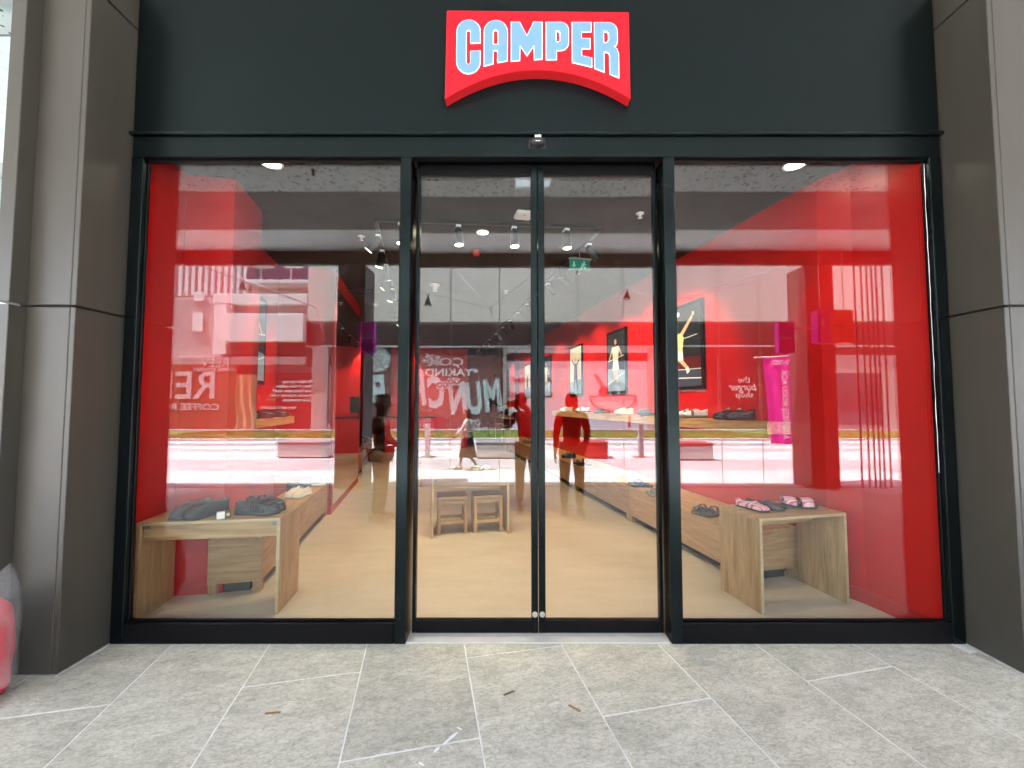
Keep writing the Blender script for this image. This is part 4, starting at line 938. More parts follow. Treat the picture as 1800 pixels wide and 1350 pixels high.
def upper_mesh(m, zb=.02, H=.062, open_to=.5, wide=1.0, L_=.27, toe=.040, start=0, heelH=None, lining='rubber_black'):
    g = MB(); rings = []; heelH = heelH or H
    ts = [t for t in TS if t >= start]
    for t in ts:
        w = foot_w(t, wide); c = foot_c(t); y = (t-.5)*L_
        if t < .5: h = heelH + (H-heelH)*t/.5 - .012*math.sin(math.pi*min(1, t/.5))
        else: h = toe + (H+.012-toe)*max(0, (1-(t-.5)/.38))**1.3 if t < .88 else toe*max(.12, math.sqrt(max(0, 1-((t-.85)/.15)**2)))
        op = max(0, min(1, (open_to+.05-t)/.10)) if start == 0 else max(0, min(1, (start+.10-t)/.10))*.0
        row = []
        for k in range(11):
            a = math.pi*k/10
            x1 = -w*math.copysign(abs(math.cos(a))**.75, math.cos(a)); z1 = zb + (h)*(math.sin(a)**.62)
            if k in (0, 10): x0, z0 = x1, zb
            elif k in (1, 9): x0, z0 = math.copysign(w*1.0, x1), zb+h*.5
            elif k in (2, 8): x0, z0 = math.copysign(w*.90, x1), zb+h*.92
            elif k in (3, 7): x0, z0 = math.copysign(w*.80, x1), zb+h
            elif k in (4, 6): x0, z0 = math.copysign(w*.62, x1), zb+h*.55
            else: x0, z0 = 0, zb+.006
            row.append((c+x1*(1-op)+x0*op, y, z1*(1-op)+z0*op))
        rings.append(row)
    g.loft(rings, closed_u=False); me = g.mesh('upper', [m, lining])
    return me
def band(t0, t1, m, h, wide=1.0, L_=.27, zb=.018, n=12, skew=0, name='strap'):
    g = MB(); rows = []
    for t in (t0, (t0+t1)/2, t1):
        row = []
        for k in range(n+1):
            a = math.pi*k/n; tt = t + skew*math.cos(a); w = foot_w(min(1, max(0, tt)), wide)+.003; c = foot_c(tt)
            row.append((c-w*math.copysign(abs(math.cos(a))**.7, math.cos(a)), (tt-.5)*L_, zb+h*(math.sin(a)**.7)))
        rows.append(row)
    inner = [[(x*.96, y, z-.004) for x, y, z in r] for r in rows]
    g.loft([inner[0]] + rows + [inner[2]] + [inner[1]], closed_u=False, closed_v=True); return g.mesh(name, [m])
def laces(m, L_=.27, H=.075):
    g = MB()
    for t, z in ((.47, H+.016), (.53, H+.006), (.59, H-.004), (.65, H-.014)):
        y = (t-.5)*L_; g.tube([(-.021, y-.004, z-.012), (-.012, y, z), (.0, y+.002, z+.003), (.012, y, z), (.021, y-.004, z-.012)], .0034, 5)
    return g.mesh('laces', [m])
SHOES = {
 'derby': [('sole', sole_mesh('rubber_black', .02)), ('upper', upper_mesh('leather_black', H=.074, heelH=.078, toe=.046)), ('vamp_seam', band(.60, .63, 'rubber_black', .066, 1.02))],
 'fisher': [('sole', sole_mesh('rubber_black', .026, 1.08)), ('toe_cap', upper_mesh('leather_black', .024, start=.84, toe=.042, wide=1.08)), ('strap', band(.74, .81, 'leather_black', .046, 1.08, zb=.024)), ('strap', band(.63, .70, 'leather_black', .054, 1.08, zb=.024)), ('strap', band(.52, .59, 'leather_black', .062, 1.08, zb=.024)), ('strap', band(.36, .43, 'leather_black', .075, 1.08, zb=.024)), ('heel_counter', upper_mesh('leather_black', .024, H=.05, heelH=.062, open_to=1.2, wide=1.08))],
 'sneaker_cream': [('sole', sole_mesh('rubber_white', .03, 1.04)), ('upper', upper_mesh('canvas_cream', .026, H=.066, heelH=.072, wide=1.02)), ('laces', laces('lace_cream', H=.088))],
 'sneaker_black': [('sole', sole_mesh('rubber_black', .03, 1.04)), ('upper', upper_mesh('leather_black', .026, H=.066, heelH=.07, wide=1.02)), ('laces', laces('lace_cream', H=.088))],
 'sneaker_navy': [('sole', sole_mesh('rubber_white', .03, 1.04)), ('upper', upper_mesh('felt_grey', .026, H=.062, heelH=.068, wide=1.02)), ('laces', laces('rubber_black', H=.084))],
 'sneaker_white': [('sole', sole_mesh('rubber_grey', .03, 1.06)), ('upper', upper_mesh('canvas_white', .026, H=.066, heelH=.072, wide=1.04)), ('strap', band(.58, .70, 'leather_taupe', .066, 1.06, zb=.026)), ('laces', laces('lace_cream', H=.088))],
 'clog': [('sole', sole_mesh('rubber_black', .034, 1.1)), ('upper', upper_mesh('felt_grey', .03, start=.42, H=.06, toe=.05, wide=1.1))],
 'flat_pink': [('sole', sole_mesh('rubber_black', .014)), ('upper', upper_mesh('pink_stripe', .012, H=.045, heelH=.05, open_to=.6, toe=.034))],
 'flat_black': [('sole', sole_mesh('rubber_black', .014)), ('upper', upper_mesh('leather_black', .012, H=.045, heelH=.05, open_to=.6, toe=.034))],
 'slide_pink': [('sole', sole_mesh('leather_black', .02, 1.08, heel=.03)), ('strap', band(.50, .80, 'pink_stripe', .062, 1.08))],
 'slide_brown': [('sole', sole_mesh('leather_brown', .03, 1.12)), ('strap', band(.40, .54, 'leather_brown', .068, 1.12)), ('strap', band(.60, .78, 'leather_brown', .056, 1.12))],
 'slide_taupe': [('sole', sole_mesh('leather_taupe', .03, 1.12)), ('strap', band(.40, .54, 'leather_taupe', .068, 1.12, skew=.03)), ('strap', band(.60, .78, 'leather_taupe', .056, 1.12, skew=-.03))],
 'slide_grey': [('sole', sole_mesh('felt_grey', .03, 1.12)), ('strap', band(.42, .76, 'felt_grey', .064, 1.12))],
 'thong': [('sole', sole_mesh('rubber_black', .022, 1.05)), ('strap', band(.30, .36, 'leather_black', .075, 1.05)), ('strap', band(.62, .70, 'leather_black', .05, 1.05, skew=.05))],
 'sandal_red': [('sole', sole_mesh('leather_red', .026, 1.05)), ('strap', band(.30, .38, 'leather_red', .07, 1.05)), ('strap', band(.60, .76, 'leather_red', .052, 1.05))],
 'sandal_green': [('sole', sole_mesh('leather_green', .026, 1.05)), ('strap', band(.30, .38, 'leather_green', .07, 1.05)), ('strap', band(.60, .76, 'leather_green', .052, 1.05))],
 'slide_white': [('sole', sole_mesh('rubber_white', .03, 1.12)), ('strap', band(.45, .78, 'canvas_white', .062, 1.12))],
}
def shoe(kind, u, v, z, deg, label, group, cat='shoe', flip=1, sc=1.0):
    t = thing('shoe', label, cat, W(u, v, z), SA+R(deg), group); t.scale = (flip*sc, sc, sc)
    for n, me in SHOES[kind]: link(n, me, t)
    return t
def pair(kind, u, v, z, deg, desc, group, gap=.105, stagger=.0, ends=('the one nearer the red wall', 'the one nearer the aisle'), cat='shoe', k2=None, sc=1.0):
    a = R(deg); dx, dy = math.cos(a), math.sin(a)
    shoe(kind, u-dx*gap/2, v-dy*gap/2, z, deg, desc+', '+ends[0], group, cat, 1, sc)
    shoe(k2 or kind, u+dx*gap/2-math.sin(a)*stagger, v+dy*gap/2+math.cos(a)*stagger, z, deg, desc+', '+ends[1], group, cat, -1, sc)
TZ = .6735; BZ = .4325; SZ = 1.3315
pair('derby', -2.29, .93, TZ, 150, 'black leather shoe on the window table', 'pair of black leather shoes', .125, .03, sc=1.12)
pair('fisher', -1.90, .94, TZ, -108, 'black strappy sandal on the window table', 'pair of black strappy sandals', .115, .02, ('the one behind', 'the one in front'), sc=1.2)
pair('sneaker_black', -2.17, 1.75, BZ, -75, 'black sneaker on the oak bench behind the sandals', 'black sneakers on the bench', .11, .02, ('the one behind', 'the one in front'))
pair('sneaker_cream', -2.10, 2.62, BZ, 160, 'cream lace-up sneaker on the oak bench', 'pair of cream sneakers', .11)
pair('derby', -2.2, 3.05, BZ, -80, 'black shoe at the far end of the bench', 'black shoes at the bench end', .11, 0, ('the one behind', 'the one in front'))
pair('sneaker_navy', -2.08, 3.3, BZ, 100, 'dark shoe with white sole at the bench end', 'dark shoes with white soles', .11)
shoe('flat_pink', 1.80, .235, TZ, 196, 'pink striped slip-on shoe on the window table', 'pair of slip-on shoes'); shoe('flat_black', 1.90, .225, TZ, 206, 'plain black slip-on shoe beside the pink striped one', 'pair of slip-on shoes', flip=-1)
shoe('slide_pink', 2.10, .26, TZ, -112, 'pink striped slide near the table edge, the one behind', 'pair of pink slides', 'slipper'); shoe('slide_pink', 2.19, .185, TZ, -108, 'pink striped slide near the table edge, the one in front', 'pair of pink slides', 'slipper', -1)
pair('slide_brown', 1.98, .98, BZ, 105, 'dark brown two-strap slide on the near bench', 'pair of brown slides', .115, .02, ('the one in front', 'the one behind'), 'slipper')
pair('slide_taupe', 1.96, 1.78, BZ, 60, 'taupe two-strap slide on the bench by the poster', 'pair of taupe slides', .115, .02, ('the one in front', 'the one behind'), 'slipper')
pair('slide_grey', 2.04, 2.34, BZ, 70, 'grey felt slide on the bench by the poster', 'pair of grey slides', .115, .02, ('the one in front', 'the one behind'), 'slipper')
pair('slide_white', 2.10, 3.15, BZ, 80, 'white slide on the bench beyond the grey felt ones', 'pair of white slides', .115, .02, ('the one in front', 'the one behind'), 'slipper')
pair('thong', 2.02, 4.25, BZ, 80, 'black thong sandal on the long bench', 'pair of black thong sandals', .22, .02, ('the one in front', 'the one behind'), 'sandal')
pair('sneaker_black', 2.1, 5.2, BZ, 75, 'black shoe on the bench past the thong sandals', 'black shoes past the thong sandals', .12, 0, ('the one in front', 'the one behind'))
pair('sandal_red', 2.02, 7.3, BZ, 80, 'red strappy sandal on the far bench', 'pair of red sandals', .16, 0, ('the one in front', 'the one behind'), 'sandal')
pair('sandal_green', 2.15, 8.7, BZ, 80, 'green sandal on the farthest bench', 'pair of green sandals', .16, 0, ('the one in front', 'the one behind'), 'sandal')
pair('slide_taupe', 2.05, 8.2, BZ, 80, 'tan sandal beside the red ones', 'pair of tan sandals', .16, 0, ('the one in front', 'the one behind'), 'sandal')
pair('sneaker_black', 2.33, 1.00, SZ, 72, 'black lace-up sneaker with cream laces on the wall shelf', 'black sneakers on the wall shelf', .125, .05, ('the one nearer the window', 'the one farther in'), sc=1.1)
pair('sneaker_white', 2.33, 1.66, SZ, 72, 'white and taupe sneaker on the wall shelf', 'white sneakers on the wall shelf', .12, .05, ('the one nearer the window', 'the one farther in'))
pair('clog', 2.33, 2.58, SZ, 60, 'dark grey clog on the wall shelf by the door post', 'clogs on the wall shelf', .12, .03, ('the one nearer the window', 'the one farther in'), 'clog')
pair('sneaker_cream', 2.33, 3.3, SZ, 60, 'cream sneaker on the middle wall shelf', 'cream sneakers on the middle wall shelf', .12, .03, ('the one nearer the window', 'the one farther in'))
pair('slide_grey', 2.33, 4.1, SZ, 60, 'grey slide on the middle wall shelf', 'grey slides on the middle wall shelf', .12, .03, ('the one nearer the window', 'the one farther in'), 'slipper')
pair('sneaker_white', 2.33, 5.0, SZ, 60, 'white sneaker on the far wall shelf', 'white sneakers on the far wall shelf', .12, .03, ('the one nearer the window', 'the one farther in'))
pair('sneaker_cream', 2.33, 5.9, SZ, 60, 'cream sneaker at the end of the far wall shelf', 'cream sneakers on the far wall shelf', .12, .03, ('the one nearer the window', 'the one farther in'))
for i, v in enumerate((2.1, 2.55, 3.05)): pair('derby', -2.48, v, SZ, -80, 'black shoe in the red niche, ' + ('nearest the window', 'middle pair', 'deepest in')[i], 'black shoes in the red niche', .12, 0, ('rear one', 'front one'))
for i, v in enumerate((7.4, 8.1, 8.8, 9.5, 10.3)): pair('thong', -2.4, v, BZ, -100, 'black sandal on the long bench past the mirror, ' + ordn[i] + ' pair', 'black sandals past the mirror', .14, 0, ('rear one', 'front one'), 'sandal')
pair('slide_white', -.02, 2.40, TZ, 170, 'white slide on the middle table', 'pair of white slides on the middle table', .12, .01, ('the one nearer the mirror', 'the one nearer the posters'), 'slipper')
kinds = ['sneaker_black', 'thong', 'sandal_red', 'slide_taupe', 'sneaker_cream', 'clog', 'sandal_green']; kl = ['black shoe', 'black sandal', 'red sandal', 'tan slide', 'cream shoe', 'grey clog', 'green sandal']
lev = ['lowest', 'middle', 'top']; random.seed(31)
for j, z in enumerate((.6615, 1.0215, 1.3615)):
    for i in range(17):
        k = (i//3*2 + j*3) % 7
        o = shoe(kinds[k], 2.12, 11.2 + .25*i, z, 85+random.uniform(-8, 8), ordn[i] + ' ' + kl[k] + ' from the front on the ' + lev[j] + ' tier of the rack' if i < 14 else kl[k] + (' third', ' second', '')[i-14] + ' from the far end on the ' + lev[j] + ' rack tier', 'shoes on the white rack', 'shoe')
pb = thing('price_block', 'small price block with round gold emblem beside the strappy sandals', 'price tag', W(-2.10, .81, TZ), SA+R(20))
mat('gold', (.6, .45, .12), .35, .8)
MB().cbox(-.035, .015, -.02, .02, 0, .052, .002).build('steel_side', 'steel', pb); MB().cbox(.0155, .05, -.022, .022, 0, .056, .002).build('black_face', 'black_plastic', pb)
MB().cyl((.033, -.0225, .03), (.033, -.0235, .03), .011, n=14).build('emblem', 'gold', pb)

# ------------------------------------------------------------------ people
def skin_mesh(name, V, E_, mats, sub=2):
    """V: {key: ((x,y,z), rx, ry)}; edges by key; the first key is the root"""
    keys = list(V); bm = bmesh.new(); lay = bm.verts.layers.skin.verify()
    vs_ = {}
    for k in keys:
        v = bm.verts.new(V[k][0]); r = V[k][1]; v[lay].radius = (r, V[k][2] if len(V[k]) > 2 else r); v[lay].use_root = (k == keys[0]); vs_[k] = v
    for a, b in E_: bm.edges.new((vs_[a], vs_[b]))
    me = bpy.data.meshes.new(name+'_skeleton'); bm.to_mesh(me); bm.free()
    o = bpy.data.objects.new(name, me); col.objects.link(o)
    m = o.modifiers.new('skin', 'SKIN'); m.use_smooth_shade = True; m.branch_smoothing = .6
    s_ = o.modifiers.new('sub', 'SUBSURF'); s_.levels = sub; s_.render_levels = sub
    dg = bpy.context.evaluated_depsgraph_get(); out = bpy.data.meshes.new_from_object(o.evaluated_get(dg)); bpy.data.objects.remove(o); bpy.data.meshes.remove(me)
    out.materials.clear()
    for mm in mats: out.materials.append(M[mm])
    out.name = name; return out
def add_hand(V, E_, side, wr, d, n, curl=.35):
    """palm and five bent fingers leaving the wrist along d; n = thumb side"""
    w = Vector(wr); d = Vector(d).normalized(); n = Vector(n).normalized(); pn = d.cross(n).normalized()
    V[side+'palm'] = (tuple(w+d*.055), .024, .017); E_.append((side+'wr', side+'palm'))
    for i, (off, ln) in enumerate(((.026, .068), (.009, .078), (-.009, .072), (-.026, .056))):
        b = w+d*.088+n*off; m1 = b+d*ln*.55+pn*ln*.12*curl*2; tip = m1+d*ln*.40+pn*ln*.5*curl*2
        k = side+'f%d' % i
        V[k+'a'] = (tuple(b), .0095); V[k+'b'] = (tuple(m1), .0085); V[k+'c'] = (tuple(tip), .007)
        E_ += [(side+'palm', k+'a'), (k+'a', k+'b'), (k+'b', k+'c')]
    t0 = w+d*.035+n*.030; t1 = t0+d*.03+n*.018+pn*.01; t2 = t1+d*.028+n*.002+pn*.012
    V[side+'ta'] = (tuple(t0), .011); V[side+'tb'] = (tuple(t1), .0095); V[side+'tc'] = (tuple(t2), .008)
    E_ += [(side+'palm', side+'ta'), (side+'ta', side+'tb'), (side+'tb', side+'tc')]
mat('skin', (.46, .28, .20), .5); mat('hair_dark', (.018, .012, .01), .45, c2=(.03, .02, .015), scale=60, stretch=(1, 1, .1)); mat('hair_red', (.12, .035, .018), .45)
mat('cloth_dark', (.03, .03, .034), .85, c2=(.04, .04, .045), scale=20); mat('cloth_olive', (.09, .075, .05), .85, c2=(.11, .09, .06), scale=20); mat('cloth_white', (.72, .70, .67), .85, c2=(.66, .64, .61), scale=20)
mat('cloth_brown', (.05, .032, .025), .85); mat('cloth_stone', (.34, .29, .22), .85, c2=(.38, .33, .26), scale=20); mat('eye_dark', (.01, .01, .01), .2); mat('lip', (.35, .12, .10), .5); mat('cloth_maroon', (.10, .02, .02), .85)
def person(label, loc, rz, s, J, top, bottom, hair, hairlen=.12, hat=None, skirt=None, cuff=.9):
    p = thing('person', label, 'person', loc, rz); p.scale = (s, s, s)
    hd = Vector(J.get('head', (0, .01, 1.535)))
    V = {'pel': ((0, 0, .93), .125, .095), 'waist': ((0, 0, 1.06), .112, .085), 'chest': ((0, -.005, 1.24), .135, .098), 'collar': ((0, -.012, 1.37), .085, .065), 'neck': (tuple(Vector((0, -.01, 1.43))), .047, .05),
         'jaw': (tuple(hd+Vector((0, .012, -.055))), .058, .070), 'skull': (tuple(hd), .073, .088), 'crown': (tuple(hd+Vector((0, -.006, .055))), .055, .065)}
    E_ = [('pel', 'waist'), ('waist', 'chest'), ('chest', 'collar'), ('collar', 'neck'), ('neck', 'jaw'), ('jaw', 'skull'), ('skull', 'crown')]
    D = dict(lsh=(-.165, -.01, 1.35), rsh=(.165, -.01, 1.35), lel=(-.225, -.02, 1.09), rel=(.225, -.02, 1.09), lwr=(-.235, .05, .85), rwr=(.235, .05, .85), lhip=(-.085, 0, .88), rhip=(.085, 0, .88), lkn=(-.10, .015, .49), rkn=(.10, .015, .49), lan=(-.105, -.02, .085), ran=(.105, -.02, .085)); D.update(J)
    for sd in 'lr':
        V[sd+'sh'] = (D[sd+'sh'], .058); V[sd+'el'] = (D[sd+'el'], .041); V[sd+'wr'] = (D[sd+'wr'], .026)
        V[sd+'hip'] = (D[sd+'hip'], .086); V[sd+'kn'] = (D[sd+'kn'], .055); V[sd+'an'] = (D[sd+'an'], .036)
        an = Vector(D[sd+'an']); V[sd+'heel'] = (tuple(an+Vector((0, -.03, -.045))), .030); V[sd+'toe'] = (tuple(an+Vector((0, .12, -.055))), .026)
        E_ += [('chest', sd+'sh'), (sd+'sh', sd+'el'), (sd+'el', sd+'wr'), ('pel', sd+'hip'), (sd+'hip', sd+'kn'), (sd+'kn', sd+'an'), (sd+'an', sd+'heel'), (sd+'an', sd+'toe')]
        f = Vector(D[sd+'wr'])-Vector(D[sd+'el']); add_hand(V, E_, sd, D[sd+'wr'], J.get(sd+'hd', f), J.get(sd+'ht', (0, 1, 0)))
    link('body', skin_mesh('body', V, E_, ['skin']), p)
    # clothes: slightly larger shells over the same joints
    def sub(keys, edges, grow, mat_, name, ov=None):
        VV = {}
        for k in keys:
            q_ = V[k]; VV[k] = (q_[0], q_[1]*1.08+grow, (q_[2] if len(q_) > 2 else q_[1])*1.08+grow)
        if ov: VV.update(ov)
        link(name, skin_mesh(name, VV, edges, [mat_]), p)
    ov = {}
    for sd in 'lr':
        e = Vector(D[sd+'el']); w = Vector(D[sd+'wr']); ov[sd+'cf'] = (tuple(e+(w-e)*cuff), .036)
    ov['hem'] = ((0, 0, .88), .142, .112)
    sub(['chest', 'waist', 'collar', 'lsh', 'rsh', 'lel', 'rel'], [('chest', 'waist'), ('chest', 'collar'), ('chest', 'lsh'), ('chest', 'rsh'), ('lsh', 'lel'), ('rsh', 'rel'), ('lel', 'lcf'), ('rel', 'rcf'), ('waist', 'hem')], .008, top, 'top', ov)
    if skirt:
        g = MB(); g.loft([[(rx*math.cos(a), ry*math.sin(a)+oy, z+.006*math.sin(5*a)*(1.06-z)) for a in [2*math.pi*k/28 for k in range(28)]] for rx, ry, oy, z in skirt]); g.build('skirt', bottom, p)
    else:
        ov2 = {sd+'hm': (tuple(Vector(D[sd+'an'])+Vector((0, 0, .02))), .058) for sd in 'lr'}
        sub(['pel', 'lhip', 'rhip', 'lkn', 'rkn'], [('pel', 'lhip'), ('pel', 'rhip'), ('lhip', 'lkn'), ('rhip', 'rkn'), ('lkn', 'lhm'), ('rkn', 'rhm')], .010, bottom, 'trousers', ov2)
    for sd in 'lr':
        an = Vector(D[sd+'an']); a2 = math.atan2(0, 1)
        for n, me in SHOES['sneaker_white' if J.get('white_shoes') else 'sneaker_black']:
            if n != 'laces': o = link(n if n != 'upper' else 'shoe_upper', me, p, loc=(an.x, an.y+.05, an.z-.085)); o.scale = (1, 1, 1)
    # hair and face
    g = MB(); rr = []
    for i in range(10):
        th = math.pi*i/9*.62; row = []
        for k in range(20):
            ph = 2*math.pi*k/20; fr = max(0, math.sin(ph)); lim = 1 - .45*fr*(i/9)
            row.append((hd.x+.086*math.sin(th*lim)*math.cos(ph), hd.y-.008+.102*math.sin(th*lim)*math.sin(ph), hd.z+.012+.108*math.cos(th*lim)))
        rr.append(row)
    g.loft(rr)
    if hairlen > .05:
        g.loft([[(hd.x+(.088-.01*i/6)*math.cos(R(a)), hd.y-.01+(.100)*math.sin(R(a)), hd.z+.03-(hairlen+.03)*i/6) for a in range(165, 376, 15)] for i in range(7)], closed_u=False)
        g.loft([[(hd.x+(.074-.01*i/6)*math.cos(R(a)), hd.y-.01+(.086)*math.sin(R(a)), hd.z+.03-(hairlen+.03)*i/6) for a in range(165, 376, 15)] for i in range(7)], closed_u=False)
    g.build('hair', hair, p)
    for sx in (-.03, .03): MB().lathe([(.0, .006), (.008, .004), (.010, 0), (.008, -.004), (0, -.006)], 10).build('eye', 'eye_dark', p).location = (hd.x+sx, hd.y+.080, hd.z-.002)
    MB().loft([[(hd.x-.006, hd.y+.080, hd.z), (hd.x, hd.y+.088, hd.z), (hd.x+.006, hd.y+.080, hd.z)], [(hd.x-.013, hd.y+.080, hd.z-.035), (hd.x, hd.y+.104, hd.z-.032), (hd.x+.013, hd.y+.080, hd.z-.035)]], closed_u=False).build('nose', 'skin', p)
    MB().tube([(hd.x-.02, hd.y+.080, hd.z-.058), (hd.x, hd.y+.088, hd.z-.060), (hd.x+.02, hd.y+.080, hd.z-.058)], [.003, .006, .003], 6).build('mouth', 'lip', p)
    for sx in (-1, 1): MB().loft([[(hd.x+sx*(.072+.012*a), hd.y-.01+.02*math.cos(b), hd.z-.005+.03*math.sin(b)) for b in [2*math.pi*k/10 for k in range(10)]] for a in (0, 1)], caps=True).build('ear', 'skin', p)
    if hat:
        MB().lathe([(.0, .125), (.06, .122), (.088, .105), (.098, .02), (.150, -.035), (.152, -.040), (.098, .012)], 28).build('hat', hat, p).location = (hd.x, hd.y-.004, hd.z+.015)
    return p
PH = person('person in dark top holding a phone up to photograph the shop', (.05, -2.93, 0), 0, 1.0,
    dict(lel=(-.29, .06, 1.14), rel=(.20, .10, 1.12), lwr=(-.285, .245, 1.40), rwr=(-.125, .245, 1.40), lhd=(.25, .2, .75), rhd=(-.25, .2, .75), lht=(1, .2, 0), rht=(-1, .2, 0), head=(-.09, .03, 1.53)), 'cloth_dark', 'cloth_olive', 'hair_dark', .05)
ph = thing('phone', 'dark phone held up by the person photographing the shop', 'phone', (-.16, -2.642, 1.455))
MB().cbox(-.075, .075, -.004, .004, -.004, .072, .004).build('case', 'black_plastic', ph); MB().box(-.07, .07, -.0046, -.0042, .0, .068).build('screen', 'window_blue', ph)
person('person with long hair in maroon top and olive trousers standing beside the photographer', (.66, -2.80, 0), R(4), 1.0,
    dict(lel=(-.205, -.01, 1.08), lwr=(-.225, .05, .84), rel=(.215, -.04, 1.09), rwr=(.185, .06, .90), rhd=(-.2, .3, -.6)), 'cloth_maroon', 'cloth_olive', 'hair_dark', .20)
person('person in a bucket hat standing sideways and holding a hand forward', (-1.86, -2.62, 0), R(-90), .97,
    dict(lel=(-.21, .06, 1.10), lwr=(-.17, .27, 1.02), rel=(.21, .02, 1.09), rwr=(.18, .20, .93), head=(0, .03, 1.53)), 'cloth_olive', 'cloth_dark', 'hair_dark', .24, hat='cloth_stone')
person('person in white top and long brown skirt walking across the sunny square', (-1.17, -6.45, .002), R(90), .84,
    dict(lel=(-.21, -.14, 1.12), lwr=(-.19, -.02, .92), rel=(.21, .10, 1.12), rwr=(.18, .26, .95), lkn=(-.09, .12, .50), lan=(-.09, .22, .10), rkn=(.09, .02, .48), ran=(.09, -.28, .12), white_shoes=True), 'cloth_white', 'cloth_brown', 'hair_red', .16,
    skirt=[(.135, .105, 0, 1.05), (.17, .14, 0, .95), (.18, .17, 0, .75), (.19, .21, -.01, .5), (.20, .25, -.02, .34), (.195, .245, -.02, .345)])
bg = thing('shoulder_bag', 'small stone coloured shoulder bag at the hip of the walking person', 'bag', (-1.17, -6.27, .74))
MB().cbox(-.10, .10, -.03, .03, 0, .15, .012).build('pouch', 'cloth_stone', bg); MB().tube([(-.09, 0, .15), (-.05, -.12, .36), (.0, -.22, .40), (.05, -.12, .36), (.09, 0, .15)], .007, 6).build('strap', 'black_plastic', bg)

# ------------------------------------------------------------------ wrapped bundle, litter and marks on the paving
bu = thing('wrapped_bundle', 'red cloth bundle wrapped in clear plastic standing against the pillar', 'bundle', (-2.85, -.50, 0))
mat('bundle_red', (.62, .02, .05), .7, c2=(.52, .012, .035), scale=9, bump=.3, bscale=14)
random.seed(9); rings = []
for j in range(13):
    z = .012 + .47*j/12; rr_ = .132*(1-.10*abs(j-5)/6) * (.80 if j == 0 else 1) * (.72 if j == 12 else 1)
    rings.append([(rr_*(1+.04*math.sin(3*a+j*.7)+.02*math.sin(7*a-j))*math.cos(a), rr_*.95*(1+.04*math.sin(3*a+j*.7))*math.sin(a), z) for a in [2*math.pi*k/32 for k in range(32)]])
MB().loft(rings, caps=True).build('bundle', 'bundle_red', bu)
m, t_, b = nt('plastic_film'); t_.nodes.clear(); o_ = t_.nodes.new('ShaderNodeOutputMaterial'); mx = t_.nodes.new('ShaderNodeMixShader'); tr = t_.nodes.new('ShaderNodeBsdfTransparent'); pr = t_.nodes.new('ShaderNodeBsdfPrincipled')
pr.inputs['Base Color'].default_value = (.75, .78, .78, 1); pr.inputs['Roughness'].default_value = .18
nz = t_.nodes.new('ShaderNodeTexNoise'); nz.inputs['Scale'].default_value = 9; nz.inputs['Detail'].default_value = 5; nz.inputs['Distortion'].default_value = 1.5; tcn = t_.nodes.new('ShaderNodeTexCoord'); mpn = t_.nodes.new('ShaderNodeMapping'); mpn.inputs['Scale'].default_value = (1, 1, .35); mpn.inputs['Rotation'].default_value = (.6, .3, 0)
t_.links.new(tcn.outputs['Object'], mpn.inputs[0]); t_.links.new(mpn.outputs[0], nz.inputs[0])
rp = t_.nodes.new('ShaderNodeMapRange'); rp.inputs[1].default_value = .40; rp.inputs[2].default_value = .75; rp.inputs[3].default_value = .04; rp.inputs[4].default_value = .30
t_.links.new(nz.outputs[0], rp.inputs[0]); t_.links.new(rp.outputs[0], mx.inputs[0]); t_.links.new(tr.outputs[0], mx.inputs[1]); t_.links.new(pr.outputs[0], mx.inputs[2]); t_.links.new(mx.outputs[0], o_.inputs[0])
rings = []
for j in range(17):
    z = .07 + .53*j/16; f = j/16
    rr_ = .145 + .004*math.sin(j*.9)
    if f > .74: rr_ *= 1-.62*((f-.74)/.26)
    lean = .08*max(0, f-.7)/.3
    rings.append([(rr_*(1+.025*math.sin(5*a+j*.5)+.02*math.sin(11*a-1.1*j))*math.cos(a)+lean, rr_*(1+.025*math.sin(5*a+j*.5))*math.sin(a), z + .03*math.sin(2*a+1)*(f > .5) + .05*f*math.cos(a)) for a in [2*math.pi*k/48 for k in range(48)]])
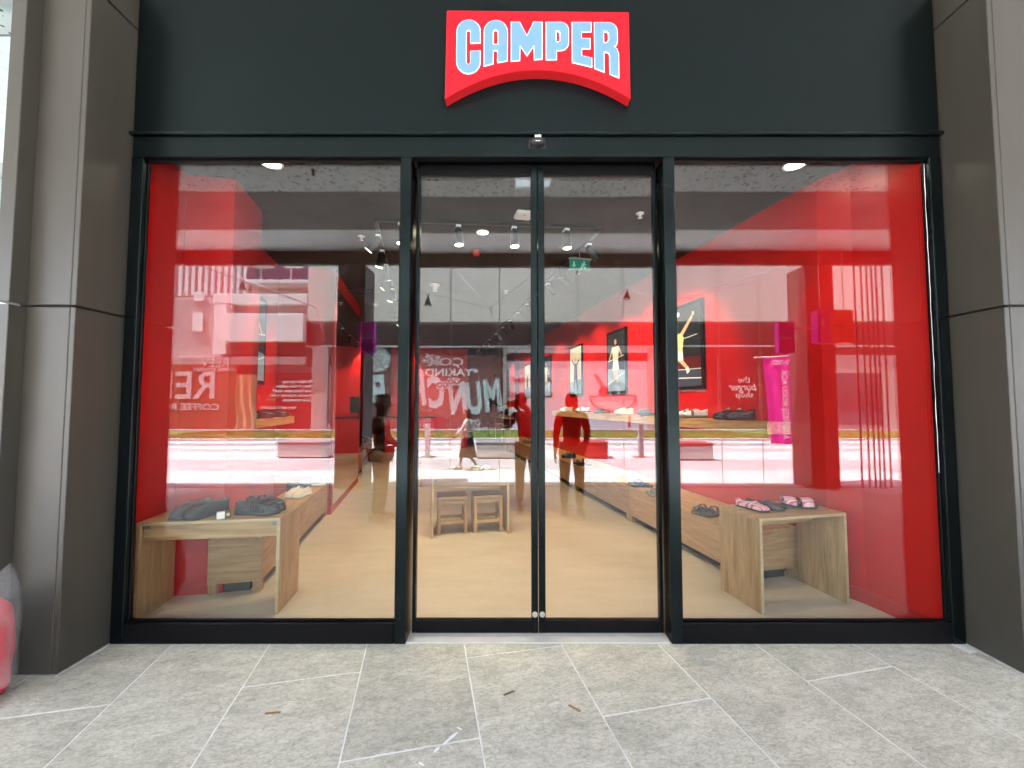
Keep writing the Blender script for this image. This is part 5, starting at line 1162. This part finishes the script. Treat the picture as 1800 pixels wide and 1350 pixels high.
MB().loft(rings).build('plastic_wrap', 'plastic_film', bu)
mat('litter_brown', (.20, .10, .045), .8, c2=(.26, .13, .06), scale=40); mat('litter_tan', (.30, .20, .08), .8, c2=(.22, .14, .06), scale=40); mat('litter_dark', (.14, .10, .06), .8); mat('litter_rust', (.36, .13, .06), .8, c2=(.28, .09, .04), scale=40)
for i, (x, y, a, m_, lb, sz) in enumerate(((-1.312, -.566, 8, 'litter_rust', 'rust coloured paper scrap lying on the paving before the black shoes window', .036), (-.175, -.43, 30, 'litter_dark', 'dark brown paper scrap on the paving nearest the sliding doors', .032), (.146, -.536, -38, 'litter_tan', 'tan paper scrap on the paving in front of the sliding doors', .034))):
    o = thing('paper_scrap', lb, 'litter', (x, y, .0008), R(a), 'paper scraps on the paving')
    MB().loft([[(sz*(k/4-1)*1.0, -.0065, .001+.002*(k % 2)), (sz*(k/4-1), .0065, .001+.0015*((k+1) % 2)), (sz*(k/4-1), .0065, .0022+.0015*((k+1) % 2)), (sz*(k/4-1), -.0065, .0022+.002*(k % 2))] for k in range(7)], caps=True, smooth=False).build('long_piece', m_, o)
    MB().cbox(sz*.56, sz*.95, -.007, .0055, .001, .003, .0005).build('short_piece', m_, o)
sm = MB(); random.seed(4)
def smear(x, y, L_, w, a):
    n = 10; P = []
    for k in range(n+1):
        ww = w*(.5+.5*math.sin(math.pi*(k+.5)/(n+1)))*random.uniform(.7, 1.2); t = L_*(k/n-.5)
        for s_ in (-1, 1): P.append((x+t*math.cos(a)-s_*ww*math.sin(a), y+t*math.sin(a)+s_*ww*math.cos(a), .0014))
    sm.add(P, [(2*i, 2*i+2, 2*i+3, 2*i+1) for i in range(n)])
smear(-.435, -.715, .085, .008, R(52)); smear(-.485, -.775, .035, .006, R(55)); smear(-.535, -.845, .03, .006, R(-30)); smear(-.40, -.66, .03, .004, R(-30)); smear(-.52, -.90, .03, .009, R(10))
o = sm.build('plaster_smears', 'white_paint'); tag(o, 'white plaster smears trodden on the grey paving tiles', 'smears', kind='stuff')
